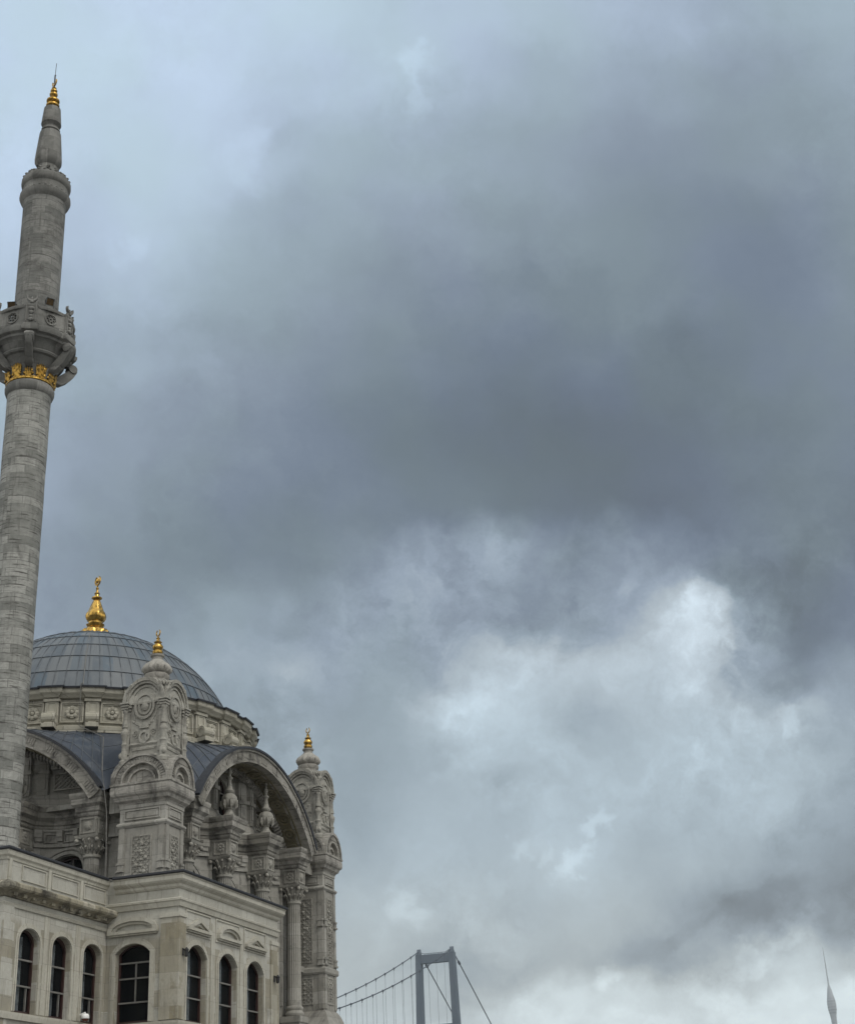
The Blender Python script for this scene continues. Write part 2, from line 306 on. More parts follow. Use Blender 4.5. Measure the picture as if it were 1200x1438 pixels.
# ------------------------------------------------------------------ mesh helpers
class MB:
    def __init__(s, T=None): s.v = []; s.f = []; s.T = T
    def add(s, V, F, T=None):
        o = len(s.v); T = T or s.T
        s.v += [tuple(T(*p)) if T else tuple(p) for p in V]
        s.f += [tuple(o+i for i in f) for f in F]; return s
    def box(s, x0, x1, y0, y1, z0, z1, T=None):
        V = [(x, y, z) for z in (z0, z1) for y in (y0, y1) for x in (x0, x1)]
        return s.add(V, [(0, 2, 3, 1), (4, 5, 7, 6), (0, 1, 5, 4), (2, 6, 7, 3), (0, 4, 6, 2), (1, 3, 7, 5)], T)
    def prism(s, poly, y0, y1, T=None):
        """polygon in x-z extruded along y"""
        n = len(poly); V = [(x, y0, z) for x, z in poly] + [(x, y1, z) for x, z in poly]
        return s.add(V, [tuple(range(n)), tuple(range(2*n-1, n-1, -1))] + [(i, i+n, (i+1) % n+n, (i+1) % n) for i in range(n)], T)
    def lathe(s, prof, cx=0, cy=0, seg=24, a0=0, a1=2*pi, rf=None, T=None, caps=True):
        full = abs(a1-a0-2*pi) < 1e-6; m = seg if full else seg+1; V = []
        for r, z in prof:
            for k in range(m):
                a = a0+(a1-a0)*k/seg; q = rf(a, r, z) if rf else r
                V.append((cx+q*cos(a), cy+q*sin(a), z))
        F = []
        for i in range(len(prof)-1):
            for k in range(seg):
                k2 = (k+1) % m if full else k+1
                F.append((i*m+k, i*m+k2, (i+1)*m+k2, (i+1)*m+k))
        if caps and full:
            F.append(tuple(range(m-1, -1, -1))); F.append(tuple((len(prof)-1)*m+k for k in range(m)))
        return s.add(V, F, T)
    def sweep(s, path, prof, closed=False, T=None, side=-1):
        """closed profile [(off,z)] along plan path, mitred; off grows to the right of travel for side=-1"""
        n = len(path); nor = []
        for i in range(n):
            def dr(a, b):
                d = Vector((b[0]-a[0], b[1]-a[1])); return d.normalized() if d.length > 1e-9 else Vector((1, 0))
            if closed or 0 < i < n-1: d1 = dr(path[i-1], path[i]); d2 = dr(path[i], path[(i+1) % n])
            elif i == 0: d1 = d2 = dr(path[0], path[1])
            else: d1 = d2 = dr(path[-2], path[-1])
            n1 = Vector((d1.y, -d1.x)); n2 = Vector((d2.y, -d2.x)); b = n1+n2
            b = n1 if b.length < 1e-6 else b.normalized()
            nor.append(b*min(3.0, 1/max(0.2, b.dot(n1)))*(-side))
        m = len(prof); V = []
        for i in range(n):
            for o, z in prof: V.append((path[i][0]+nor[i].x*o, path[i][1]+nor[i].y*o, z))
        F = []
        for i in range(n if closed else n-1):
            j = (i+1) % n
            for k in range(m): F.append((i*m+k, j*m+k, j*m+(k+1) % m, i*m+(k+1) % m))
        if not closed: F += [tuple(range(m-1, -1, -1)), tuple((n-1)*m+k for k in range(m))]
        return s.add(V, F, T)
    def band(s, cx, cz, r0, r1, y0, y1, a0=0, a1=pi, n=32, kz=1.0, T=None):
        """annular arch in x-z, extruded along y"""
        V = []
        for k in range(n+1):
            a = a0+(a1-a0)*k/n
            for r in (r0, r1):
                for y in (y0, y1): V.append((cx+r*cos(a), y, cz+r*sin(a)*kz))
        F = []
        for k in range(n):
            o = 4*k; p = o+4
            F += [(o, p, p+2, o+2), (o+1, o+3, p+3, p+1), (o+2, p+2, p+3, o+3), (o, o+1, p+1, p)]
        if abs(a1-a0-2*pi) > 1e-6: F += [(0, 2, 3, 1), (4*n, 4*n+1, 4*n+3, 4*n+2)]
        return s.add(V, F, T)
    def ball(s, x, y, z, rx, ry, rz, n=8, m=5, T=None):
        V = [(x, y, z+rz)]; F = []
        for i in range(1, m):
            for k in range(n):
                t = pi*i/m; a = 2*pi*k/n; V.append((x+rx*sin(t)*cos(a), y+ry*sin(t)*sin(a), z+rz*cos(t)))
        V.append((x, y, z-rz)); L = len(V)-1
        for k in range(n):
            F.append((0, 1+k, 1+(k+1) % n)); F.append((L, L-n+(k+1) % n, L-n+k))
            for i in range(m-2): F.append((1+i*n+k, 1+(i+1)*n+k, 1+(i+1)*n+(k+1) % n, 1+i*n+(k+1) % n))
        return s.add(V, F, T)
    def tube(s, pts, r, n=6, T=None):
        V = []; F = []; pts = [Vector(p) for p in pts]
        for i, p in enumerate(pts):
            d = (pts[min(i+1, len(pts)-1)]-pts[max(i-1, 0)]).normalized()
            u = d.cross(Vector((0, 0, 1)) if abs(d.z) < 0.9 else Vector((1, 0, 0))).normalized(); v = d.cross(u)
            q = r[i] if isinstance(r, (list, tuple)) else r
            for k in range(n): V.append(tuple(p+q*(cos(2*pi*k/n)*u+sin(2*pi*k/n)*v)))
        for i in range(len(pts)-1):
            for k in range(n): F.append((i*n+k, i*n+(k+1) % n, (i+1)*n+(k+1) % n, (i+1)*n+k))
        F += [tuple(range(n-1, -1, -1)), tuple((len(pts)-1)*n+k for k in range(n))]
        return s.add(V, F, T)
    def build(s, name, mat, parent=None, smooth=None, bevel=0):
        me = bpy.data.meshes.new(name); me.from_pydata(s.v, [], s.f)
        bm = bmesh.new(); bm.from_mesh(me)
        bmesh.ops.recalc_face_normals(bm, faces=bm.faces)
        if bevel:
            es = [e for e in bm.edges if len(e.link_faces) == 2 and e.calc_face_angle(0) > 0.6]
            bmesh.ops.bevel(bm, geom=es, offset=bevel, segments=1, affect='EDGES', clamp_overlap=True)
        bm.to_mesh(me); bm.free()
        if smooth:
            me.shade_smooth()
            try: me.set_sharp_from_angle(angle=rad(smooth))
            except Exception: pass
        me.materials.append(mat)
        o = bpy.data.objects.new(name, me); COL.objects.link(o)
        if parent: o.parent = parent
        return o
def thing(name, label, cat, loc=(0, 0, 0), group=None):
    o = bpy.data.objects.new(name, None); COL.objects.link(o); o.location = loc; o.empty_display_size = 0.5
    o['label'] = label; o['category'] = cat
    if group: o['group'] = group
    return o
def tag(o, label, cat, group=None):
    o['label'] = label; o['category'] = cat
    if group: o['group'] = group
    return o
def kids(o): return [c for c in bpy.data.objects if c.parent == o]
def copy_part(o, parent, loc=None, rz=None, tree=None):
    ch = kids(o) if tree is None else tree
    c = o.copy(); COL.objects.link(c); c.parent = parent
    if loc is not None: c.location = loc
    if rz is not None: c.rotation_euler.z = rz
    for k in ch:
        d = k.copy(); COL.objects.link(d); d.parent = c
    return c
def rect(x0, x1, y0, y1): return [(x0, y0), (x1, y0), (x1, y1), (x0, y1)]
def opening_wall(mb, x0, x1, z0, z1, y, ops, depth, T=None, sub=None):
    """flat wall at y with arched openings [(xc, half, sill, spring, rise)] and reveals going back by depth"""
    def top(o, x):
        xc, h, s, sp, r = o; u = max(-1, min(1, (x-xc)/h))
        if r/h < .72: return seg_top(x-xc, h, sp, r)
        return sp + r*sqrt(max(0, 1-abs(u)**2.2))
    xs = {x0, x1}; N = 10
    for o in ops:
        for k in range(N+1): xs.add(round(o[0]-o[1]*cos(pi*k/N), 5))
    if sub:
        x = x0
        while x < x1: xs.add(round(x, 5)); x += sub
    ZT1 = z1 if callable(z1) else (lambda x: z1)
    xs = sorted(xs)
    xs2 = [xs[0]]
    for x in xs[1:]:
        if x-xs2[-1] > 1e-4: xs2.append(x)
    for a, b in zip(xs2, xs2[1:]):
        mid = (a+b)/2; o = next((q for q in ops if abs(mid-q[0]) < q[1]), None)
        if not o: mb.add([(a, y, z0), (b, y, z0), (b, y, ZT1(b)), (a, y, ZT1(a))], [(0, 1, 2, 3)], T)
        else:
            ta, tb = top(o, a), top(o, b)
            mb.add([(a, y, z0), (b, y, z0), (b, y, o[2]), (a, y, o[2])], [(0, 1, 2, 3)], T)
            mb.add([(a, y, ta), (b, y, tb), (b, y, ZT1(b)), (a, y, ZT1(a))], [(0, 1, 2, 3)], T)
            mb.add([(a, y, ta), (b, y, tb), (b, y+depth, tb), (a, y+depth, ta)], [(0, 1, 2, 3)], T)
            mb.add([(a, y, o[2]), (b, y, o[2]), (b, y+depth, o[2]), (a, y+depth, o[2])], [(0, 1, 2, 3)], T)
    for o in ops:
        for sg in (-1, 1):
            x = o[0]+sg*o[1]
            mb.add([(x, y, o[2]), (x, y+depth, o[2]), (x, y+depth, o[3]), (x, y, o[3])], [(0, 1, 2, 3)], T)
def seg_top(x, h, sp, r):
    Rr = (h*h+r*r)/(2*r); return sp+sqrt(max(0, Rr*Rr-min(h, abs(x))**2))-(Rr-r)
def arch_pts(xc, h, sp, r, n=14, p=2.2):
    if r/h < .72: return [(xc-h*cos(pi*k/n), seg_top(h*cos(pi*k/n), h, sp, r)) for k in range(n+1)]
    return arch_pts0(xc, h, sp, r, n, p)
def arch_pts0(xc, h, sp, r, n=14, p=2.2):
    return [(xc-h*cos(pi*k/n), sp+r*sqrt(max(0, 1-abs(cos(pi*k/n))**p))) for k in range(n+1)]
def arch_poly(xc, h, s, sp, r, n=14): return [(xc-h, s)] + arch_pts(xc, h, sp, r, n) + [(xc+h, s)]
def loop_strip(mb, inner, outer, y0, y1, T=None):
    """solid between two open x-z curves of equal length"""
    n = len(inner); V = []
    for a, b in zip(inner, outer): V += [(a[0], y0, a[1]), (b[0], y0, b[1]), (a[0], y1, a[1]), (b[0], y1, b[1])]
    F = []
    for k in range(n-1):
        o = 4*k; p = o+4; F += [(o, p, p+1, o+1), (o+2, o+3, p+3, p+2), (o+1, p+1, p+3, o+3), (o, o+2, p+2, p)]
    F += [(0, 1, 3, 2), (4*n-4, 4*n-2, 4*n-1, 4*n-3)]
    mb.add(V, F, T)
def arched_window(parent, xc, h, s, sp, r, y, T, bars, vbars, mat=None, curtain=True, name='window'):
    """frame + glazing bars as the window, panes as sub-part"""
    mb = MB(T); fw = 0.07
    outer = arch_poly(xc, h, s, sp, r); inner = arch_poly(xc, h-fw, s+fw, sp, r*(h-fw)/h-fw*.3)
    loop_strip(mb, inner, outer, y-0.05, y+0.05); mb.box(xc-h, xc+h, y-0.05, y+0.05, s, s+fw)
    win = mb.build(name, M_frame, parent)
    mb = MB(T)
    for z in bars: mb.box(xc-h+fw*.6, xc+h-fw*.6, y-0.07, y+0.0, z-0.026, z+0.026)
    for x, za, zb in vbars: mb.box(x-0.02, x+0.02, y-0.06, y+0.0, za, zb)
    mb.build('glazing_bar', M_bar, win)
    mb = MB(T); mb.prism(arch_poly(xc, h-fw*.5, s+.03, sp, r*(h-fw*.5)/h-.01), y+0.01, y+0.03); mb.build('pane', M_glass, win)
    if curtain:
        mb = MB(T); n = 26; xa, xb = (xc-h+.05, xc+h*.12) if curtain is True else curtain
        V = []; F = []
        for k in range(n+1):
            x = xa+(xb-xa)*k/n; yy = y+.09+.035*sin(k*1.9)+.02*sin(k*.7)
            V += [(x, yy, s+.02), (x, yy, sp+r*.5)]
        for k in range(n): F.append((2*k, 2*k+2, 2*k+3, 2*k+1))
        mb.add(V, F); mb.build('curtain', M_curt, win)
    return win
def rosette(mb, x, y, z, r, T=None, n=8):
    for k in range(n):
        a = 2*pi*k/n; mb.ball(x+r*.6*cos(a), y, z+r*.6*sin(a), r*.36, r*.22, r*.36, 6, 4, T)
    mb.ball(x, y-r*.1, z, r*.28, r*.3, r*.28, 6, 4, T)
def frame_rect(mb, x0, x1, z0, z1, y0, y1, t=0.06, T=None):
    mb.box(x0, x1, y0, y1, z0, z0+t, T); mb.box(x0, x1, y0, y1, z1-t, z1, T)
    mb.box(x0, x0+t, y0, y1, z0+t, z1-t, T); mb.box(x1-t, x1, y0, y1, z0+t, z1-t, T)
def lattice(mb, x0, x1, z0, z1, y0, y1, st=0.3, T=None):
    """interlaced diamond carving inside a frame"""
    frame_rect(mb, x0, x1, z0, z1, y0, y1, 0.05, T); xa, xb, za, zb = x0+.06, x1-.06, z0+.06, z1-.06
    wd = xb-xa; t = 0.022
    for sg in (1, -1):
        c = za-wd
        while c < zb:
            # line z = c + (x-xa) (sg>0) or z = c + (xb-x)
            a = max(0.0, za-c); b = min(wd, zb-c)
            if b-a > 0.05:
                X = (lambda q: xa+q) if sg > 0 else (lambda q: xb-q)
                p = [(X(a), c+a-t), (X(b), c+b-t), (X(b), c+b+t), (X(a), c+a+t)]
                mb.prism(p, y0+.005, y1, T)
            c += st
    k = za+st
    while k < zb-.05:
        mb.ball((xa+xb)/2, (y0+y1)/2, k, .06, .05, .07, 6, 4, T); k += st
def spiral(mb, x, z, r, y0, y1, turns=1.6, flip=1, T=None):
    pts = []; n = 22
    for i in range(n+1):
        a = -pi/2+flip*turns*2*pi*i/n; q = r*(1-0.78*i/n); pts.append((x+q*cos(a), z+q*sin(a), max(.02, r*.2*(1-.5*i/n))))
    for (xa, za, t), (xb, zb, t2) in zip(pts, pts[1:]):
        d = Vector((xb-xa, zb-za)).normalized(); nx, nz = -d.y*t/2, d.x*t/2
        mb.prism([(xa+nx, za+nz), (xb+nx, zb+nz), (xb-nx, zb-nz), (xa-nx, za-nz)], y0, y1, T)

GZ = -1.65
# ================================================================== SETTING
def struct(o): o['kind'] = 'structure'; return o
mb = MB(); mb.box(-400, 90, -300, 300, GZ-3, GZ)
m, t, b = base_mat('quay_paving')
tc_ = t.new('ShaderNodeTexCoord'); br = t.new('ShaderNodeTexBrick'); t.link(tc_.outputs['Object'], br.inputs['Vector']); br.inputs['Scale'].default_value = 1.6
br.inputs['Color1'].default_value = (.16, .155, .145, 1); br.inputs['Color2'].default_value = (.21, .2, .19, 1); br.inputs['Mortar'].default_value = (.08, .08, .075, 1)
t.link(br.outputs['Color'], b.inputs['Base Color']); b.inputs['Roughness'].default_value = .8
struct(mb.build('ground', m))
mb = MB(); mb.add([(-9000, -14000, GZ-1.2), (14000, -14000, GZ-1.2), (14000, 14000, GZ-1.2), (-9000, 14000, GZ-1.2)], [(0, 1, 2, 3)])
m, t, b = base_mat('strait_water'); b.inputs['Base Color'].default_value = (.02, .04, .045, 1); b.inputs['Roughness'].default_value = .12
bp = t.new('ShaderNodeBump'); bp.inputs['Strength'].default_value = .5; tc_ = t.new('ShaderNodeTexCoord'); t.link(t.noise(tc_.outputs['Object'], .6, 5), bp.inputs['Height']); t.link(bp.outputs[0], b.inputs['Normal'])
struct(mb.build('water', m))
# far shore hills
V = []; F = []; nx, ny = 46, 60
for j in range(ny+1):
    for i in range(nx+1):
        x = 1150+i*130; y = -4200+j*140
        d = max(0, (x-1150)/400.0); h = 60*(1-math.exp(-d)) + 160*math.exp(-((x-4462)**2+(y-267)**2)/1100**2) + 22*sin(x*.004+1)*cos(y*.0033)+12*sin(x*.011)*sin(y*.009)
        h *= min(1, (x-1150)/250.0)*min(1, (7130-x)/600.0); V.append((x, y, GZ-2+max(0, h)))
for j in range(ny):
    for i in range(nx): a = j*(nx+1)+i; F.append((a, a+1, a+nx+2, a+nx+1))
mb = MB(); mb.add(V, F); struct(mb.build('hills', simple('wooded_slopes', (.05, .07, .04), .95, 0, .5, .01), smooth=60))

# ================================================================== MOSQUE HALL
mosque = thing('mosque', 'ornate grey marble mosque hall with lead dome and great arches behind the pale annexe', 'mosque')

# --- dome
prof = []
R = 6.87
for k in range(9):
    e0, e1 = 20.5+8.6*k-(3 if k == 0 else 0), min(90, 20.5+8.6*(k+1))
    if e0 >= 89: break
    for q in range(5):
        e = rad(e0+(e1-e0)*q/4); lift = 0.035*(1-q/4)
        prof.append(((R+lift)*cos(e), 17+(R+lift)*sin(e)))
mb = MB(); mb.lathe(prof, seg=168)
dome = mb.build('dome', M_dome, mosque, smooth=50)
mb = MB()
for k in range(84):
    a = 2*pi*k/84; top = 86 if k % 4 == 0 else (72 if k % 2 == 0 else 58)
    pts = []
    for q in range(15):
        e = rad(18+(top-18)*q/14); rr = R+.03; pts.append((rr*cos(e)*cos(a), rr*cos(e)*sin(a), 17+rr*sin(e)))
    mb.tube(pts, .015, 5)
mb.build('seam', M_seam, dome)
def crescent(mb, x, y, z, r, ang, t=0.03, SP=304, TH=0.28):
    """upturned crescent in the vertical plane whose horizontal direction is ang"""
    n = 20; V = []; F = []; u = Vector((cos(ang), sin(ang))); v = Vector((-sin(ang), cos(ang)))
    for k in range(n+1):
        a = rad(-90-SP/2+SP*k/n); th = 0.06*r+TH*r*sin(pi*k/n)
        for rr in (r, r-th):
            off = 0
            for s_ in (-t, t):
                h = rr*cos(a); V.append((x+u.x*h+v.x*s_, y+u.y*h+v.y*s_, z+rr*sin(a)))
    for k in range(n):
        o = 4*k; p = o+4; F += [(o, p, p+1, o+1), (o+2, o+3, p+3, p+2), (o, o+2, p+2, p), (o+1, p+1, p+3, o+3)]
    F += [(0, 1, 3, 2), (4*n, 4*n+2, 4*n+3, 4*n+1)]
    mb.add(V, F)
VIEWA = 2.6
mb = MB()
lob = lambda a, r, z: r*(1+0.10*abs(cos(4*a))) if 24.6 < z < 25.9 else r*(1+.05*cos(16*a)) if z < 24.5 else r
mb.lathe([(.62, 23.85), (.66, 24.25), (.58, 24.36), (.42, 24.44), (.36, 24.52), (.40, 24.58), (.40, 24.64), (.30, 24.70), (.30, 24.78), (.38, 24.86), (.44, 24.98), (.45, 25.08), (.42, 25.2), (.35, 25.3), (.31, 25.42), (.24, 25.62), (.17, 25.82), (.14, 25.9), (.24, 25.97), (.24, 26.02), (.12, 26.08), (.10, 26.16), (.13, 26.22), (.07, 26.32), (.05, 26.42), (.08, 26.48), (.04, 26.56), (.03, 26.62)], seg=32, rf=lob)
crescent(mb, 0, 0, 26.88, .25, VIEWA+pi/2, .035)
mb.ball(0, 0, 26.88, .10, .10, .12)
for k in range(3): mb.tube([(0, 0, 26.62), (.12*cos(2*k), .12*sin(2*k), 26.8), (0, 0, 27.05)], .02, 4)
mb.build('finial', M_gold, dome, smooth=40)

# --- drum
NB = 28; RD = 7.05
def pol(r, a, z=None): return (r*cos(a), r*sin(a)) if z is None else (r*cos(a), r*sin(a), z)
mb = MB(); mb.lathe([(RD+.25, 17.3), (RD+.25, 17.55), (RD+.12, 17.62), (RD, 17.64), (RD, 18.8), (RD+.1, 18.85), (RD+.1, 19.0), (6.4, 19.05)], seg=112, caps=False)
def radialT(a, r0):
    ca, sa = cos(a), sin(a)   # local x tangential, local -y outward
    return lambda x, y, z: ((r0-y)*ca - x*sa, (r0-y)*sa + x*ca, z)
da = 2*pi/NB; A0 = rad(-96.43)
for k in range(NB):
    a = A0+k*da; T = radialT(a, RD)
    mb.box(-.27, .27, -.17, .1, 17.64, 18.78, T); frame_rect(mb, -.19, .19, 17.9, 18.6, -.20, -.16, .05, T)
    mb.box(-.33, .33, -.24, .1, 18.6, 18.72, T)
    T = radialT(a+da/2, RD)
    frame_rect(mb, -.47, .47, 17.75, 18.62, -.08, .05, .07, T); frame_rect(mb, -.38, .38, 17.84, 18.53, -.05, .05, .03, T)
    rosette(mb, 0, -.05, 18.19, .30, T)
drum = mb.build('drum', M_drum, mosque, bevel=0)
mb = MB(); path = []
for k in range(NB):
    a = A0+k*da
    for t_, r_ in ((-.062, 7.42), (-.06, 7.55), (.06, 7.55), (.062, 7.42)): path.append(pol(r_, a+t_))
    path.append(pol(7.42, a+da/2-.05)); path.append(pol(7.42, a+da/2+.05))
mb.sweep(path, [(-.3, 18.74), (-.18, 18.76), (-.12, 18.84), (-.02, 18.93), (0, 19.0), (0, 19.13), (-.6, 19.14)], closed=True, side=-1)
mb.build('cornice', M_drum, drum)
mb = MB(); mb.sweep(path, [(-.9, 19.20), (-.9, 19.145), (.05, 19.135), (.07, 19.10), (.09, 19.17), (.05, 19.20)], closed=True, side=-1)
mb.build('lead_edge', M_dlead, drum)
br_ = None   # scroll brackets at the foot of each drum pilaster
for k in range(NB):
    if br_: copy_part(br_, drum, rz=k*da, tree=[]); continue
    mb = MB(); T = radialT(A0+k*da, RD)
    TT = (lambda T_: (lambda x, y, z: T_(y, -x, z)))(T)   # turn so the spiral lies in the radial plane
    mb.prism([(.05, 17.45), (.62, 17.45), (.66, 17.6), (.5, 17.72), (.3, 17.9), (.22, 18.2), (.05, 18.25)], -.15, .15, TT)
    mb.band(.47, 17.83, .0, .2, -.24, .24, 0, 2*pi, 14, T=TT)
    mb.band(.47, 17.83, .13, .23, -.27, .27, 0, 2*pi, 14, T=TT)
    mb.box(.2, .72, -.26, .26, 17.4, 17.58, TT)
    br_ = mb.build('scroll_bracket', M_drum, drum)

# --- lead roof between drum, arches and towers
ZC, RO, RI = 10.33, 7.0, 6.45
def archz(x): return ZC+sqrt(max(0, RO*RO-x*x))
ring = []
n = 24
side = []
for k in range(n+1):
    x = -5.9+11.8*k/n; side.append((x, -8.45, archz(x)+.05))
outer = []
for s_ in range(4):
    c, s2 = cos(s_*pi/2), sin(s_*pi/2)
    L = [(-6.78, -6.78, 15.1)] + side
    for x, y, z in L: outer.append((x*c-y*s2, x*s2+y*c, z))
V = []; F = []; N_ = len(outer); rows = 8
for j in range(rows+1):
    t_ = j/rows
    for (x, y, z) in outer:
        a = atan2(y, x); ix, iy = 7.1*cos(a), 7.1*sin(a); iz = 17.42
        b_ = .22*sin(pi*t_)
        V.append((ix+(x-ix)*t_, iy+(y-iy)*t_, iz+(z-iz)*t_ + b_*(0.3 if z > 16 else 1)))
for j in range(rows):
    for k in range(N_): F.append((j*N_+k, j*N_+(k+1) % N_, (j+1)*N_+(k+1) % N_, (j+1)*N_+k))
mb = MB(); mb.add(V, F); roof = mb.build('lead_roof', M_lead, mosque, smooth=50)
mb = MB()
for k in range(0, N_, 1):
    mb.tube([Vector(V[j*N_+k])+Vector((0, 0, .02)) for j in range(rows+1)], .02, 5)
for j in (3, 6):
    pts = [Vector(V[j*N_+k])+Vector((0, 0, .005)) for k in range(N_)]; pts.append(pts[0]); mb.tube(pts, .018, 4)
mb.build('seam', M_seam, roof)
mb = MB()
for s_ in range(4):
    c, s2 = cos(s_*pi/2), sin(s_*pi/2)
    T = (lambda c, s2: (lambda x, y, z: (x*c-y*s2, x*s2+y*c, z)))(c, s2)
    aa = math.acos(5.80/7.0)
    mb.band(0, ZC, RO+.003, RO+.10, -8.62, -8.2, aa, pi-aa, 48, T=T)
mb.build('arch_capping', M_dlead, roof)

# --- one facade in its own frame (outward is -y), copied round the hall
CX = (-5.15, -1.8, 1.8, 5.15)
def arc_path(x0, x1, y, depth, n=12):
    return [(x0+(x1-x0)*k/n, y+depth*sin(pi*k/n)**.8) for k in range(n+1)]
def wall_path(flank, yf, yw, depth, n=12):
    """plan line along the facade, breaking forward over each column"""
    P_ = [(-6.85, yw)]
    for i, c in enumerate(CX):
        P_ += [(c-flank, yw), (c-flank, yf), (c+flank, yf), (c+flank, yw)]
        if i < 3: P_ += arc_path(c+flank, CX[i+1]-flank, yw, depth, n)[1:-1]
    P_.append((6.85, yw)); return P_
DEP = 0.60
def facade():
    # wall: bays bend inward, one tall arched window each
    mb = MB()
    bays = [(CX[i]+.42, CX[i+1]-.42) for i in range(3)]
    wins = []
    for (xa, xb) in bays:
        wd = xb-xa; dep = DEP
        T = (lambda xa, wd, dep: (lambda x, y, z: (x, -7.2+dep*sin(pi*max(0, min(1, (x-xa)/wd)))**.8+y, z)))(xa, wd, dep)
        xc = (xa+xb)/2; hw = .82
        opening_wall(mb, xa, xb, GZ, 14.0, 0, [(xc, hw, 8.0, 11.5, .82)], .4, T, sub=wd/12)
        for z0, z1, a_, b2 in ((12.66, 12.78, .0, .10), (13.28, 13.36, 0, .06)):
            mb.sweep(arc_path(xa, xb, -7.2, dep), [(-.02, z0), (b2, z0), (b2, z1), (-.02, z1)])
        # archivolt bands round the window head
        for r0, r1, y0 in ((.86, .98, -.10), (1.04, 1.14, -.07)):
            loop_strip(mb, [(xc-r0, 9.0)]+arch_pts(xc, r0, 11.5, r0, 16, 2)+[(xc+r0, 9.0)], [(xc-r1, 9.0)]+arch_pts(xc, r1, 11.5, r1, 16, 2)+[(xc+r1, 9.0)], y0, .02, T)
        # frieze panels and consoles
        npn = 3
        for k in range(npn):
            x = xa+.2+(wd-.4)*(k+.5)/npn
            frame_rect(mb, x-.24, x+.24, 12.84, 13.2, -.05, .02, .05, T)
        for k in range(npn+1):
            x = xa+.2+(wd-.4)*k/npn
            mb.box(x-.1, x+.1, -.07, .02, 12.78, 12.86, T)
            mb.box(x-.11, x+.11, -.20, .02, 13.05, 13.3, T); mb.box(x-.10, x+.10, -.15, .02, 12.88, 13.05, T)
        # lower hood with brackets
        wins.append((xc, hw, T))
    for xa, xb in ((-6.85, CX[0]-.42), (CX[3]+.42, 6.85)):
        mb.box(xa, xb, -7.2, -6.9, GZ, 14.0); mb.box(xa, xb, -7.32, -7.2, 12.66, 12.78)
        mb.box(xa, xb, -7.32, -7.2, 10.3, 10.5); mb.box(xa+.1, xb, -7.5, -7.2, 9.1, 9.35)
    for xa, xb in ((-6.85, -5.93), (5.93, 6.85)): mb.box(xa, xb, -7.95, -6.75, 13.36, 14.9)
    for c in CX:
        mb.box(c-.42, c+.42, -7.22, -6.8, GZ, 13.3)
        mb.box(c-.40, c-.31, -7.32, -7.22, 7.5, 12.6); mb.box(c+.31, c+.40, -7.32, -7.22, 7.5, 12.6)
    wall = mb.build('facade_wall', M_hall, mosque)
    # entablature and blocks above the columns
    mb = MB()
    P_ = wall_path(.40, -8.12, -7.2, DEP)
    mb.sweep(P_, [(-.35, 13.34), (.02, 13.34), (.05, 13.40), (.05, 13.48), (.10, 13.52), (.12, 13.66), (.2, 13.74), (.24, 13.78), (.24, 13.98), (.27, 14.02), (.30, 14.12), (.30, 14.2), (-.35, 14.2)])
    mb.build('entablature', M_corn, wall)
    for c in CX:
        mb = MB()
        mb.box(c-.38, c+.38, -8.10, -6.9, 12.62, 13.345)
        frame_rect(mb, c-.33, c+.33, 12.7, 13.28, -8.14, -8.09, .05)
        mb.ball(c, -8.1, 12.99, .17, .1, .17, 10, 6); rosette(mb, c, -8.11, 12.99, .2)
        for sg in (-1, 1):
            T = (lambda c, sg: (lambda x, y, z: (c+sg*(.38-y), -7.72+x*sg, z)))(c, sg)
            frame_rect(mb, -.3, .3, 12.7, 13.28, -.04, .01, .05, T); rosette(mb, 0, 0, 12.99, .2, T)
        mb.build('column_block', M_carved, wall)
    mb = MB(); mb.prism([(-6.1, 14.0), (6.1, 14.0), (6.1, 14.17), (-6.1, 14.17)], -7.15, -5.4)
    def TYM(x, y, z):   # the tympanum follows the inward bend of the bays below
        for xa, xb in bays:
            if xa < x < xb: y += .55*sin(pi*(x-xa)/(xb-xa))**.8
        return (x, y-.9, z)
    # tympanum wall
    opening_wall(mb, -5.4, 5.4, 14.1, lambda x: ZC+sqrt(6.62**2-x*x), -6.2, [(0, .6, 14.9, 15.9, .6)], .35, TYM, .2)
    mb.sweep([TYM(-5.2+.2*k, -6.2, 0)[:2] for k in range(53)], [(-.02, 14.17), (.30, 14.17), (.26, 14.5), (.12, 14.62), (.1, 14.74), (-.02, 14.76)])
    for x in (-5.1, -4.5, -2.4, -1.75, -1.15, 1.15, 1.75, 2.4, 4.5, 5.1):
        zt = ZC+sqrt(RI*RI-x*x)-.1
        mb.box(x-.16, x+.16, -6.36, -6.1, 14.7, zt, TYM); mb.box(x-.09, x+.09, -6.40, -6.36, 14.95, zt-.3, TYM)
        if zt > 15.6: mb.box(x-.22, x+.22, -6.44, -6.1, 15.55, 15.7, TYM)
    for x in (-4.0, -3.0, 3.0, 4.0): pass
    for x0, x1, z1 in ((-4.25, -2.6, 15.9), (2.6, 4.25, 15.9)):
        mb.box(x0, x1, -6.3, -6.1, z1-.15, z1, TYM)
    tym = mb.build('tympanum', M_hall, mosque)
    for x0, x1, z0, z1 in ((-4.15, -2.7, 14.9, 15.6), (2.7, 4.15, 14.9, 15.6)):
        mb = MB(); lattice(mb, x0, x1, z0, z1, -6.26, -6.15, .18, TYM); mb.build('carved_panel', M_carved, tym)
    # great arch front and soffit
    mb = MB(); a_ = math.acos(5.75/6.45)
    a_ = math.acos(5.2/6.45)-.02
    mb.band(0, ZC, RI, RO, -8.50, -8.0, math.asin(3.87/7.0), pi-math.asin(3.87/7.0), 64)
    am = math.asin(3.87/7.0)
    mb.band(0, ZC, RO-.09, RO+.0, -8.57, -8.49, am, pi-am, 64); mb.band(0, ZC, RI+.0, RI+.07, -8.54, -8.49, am, pi-am, 64)
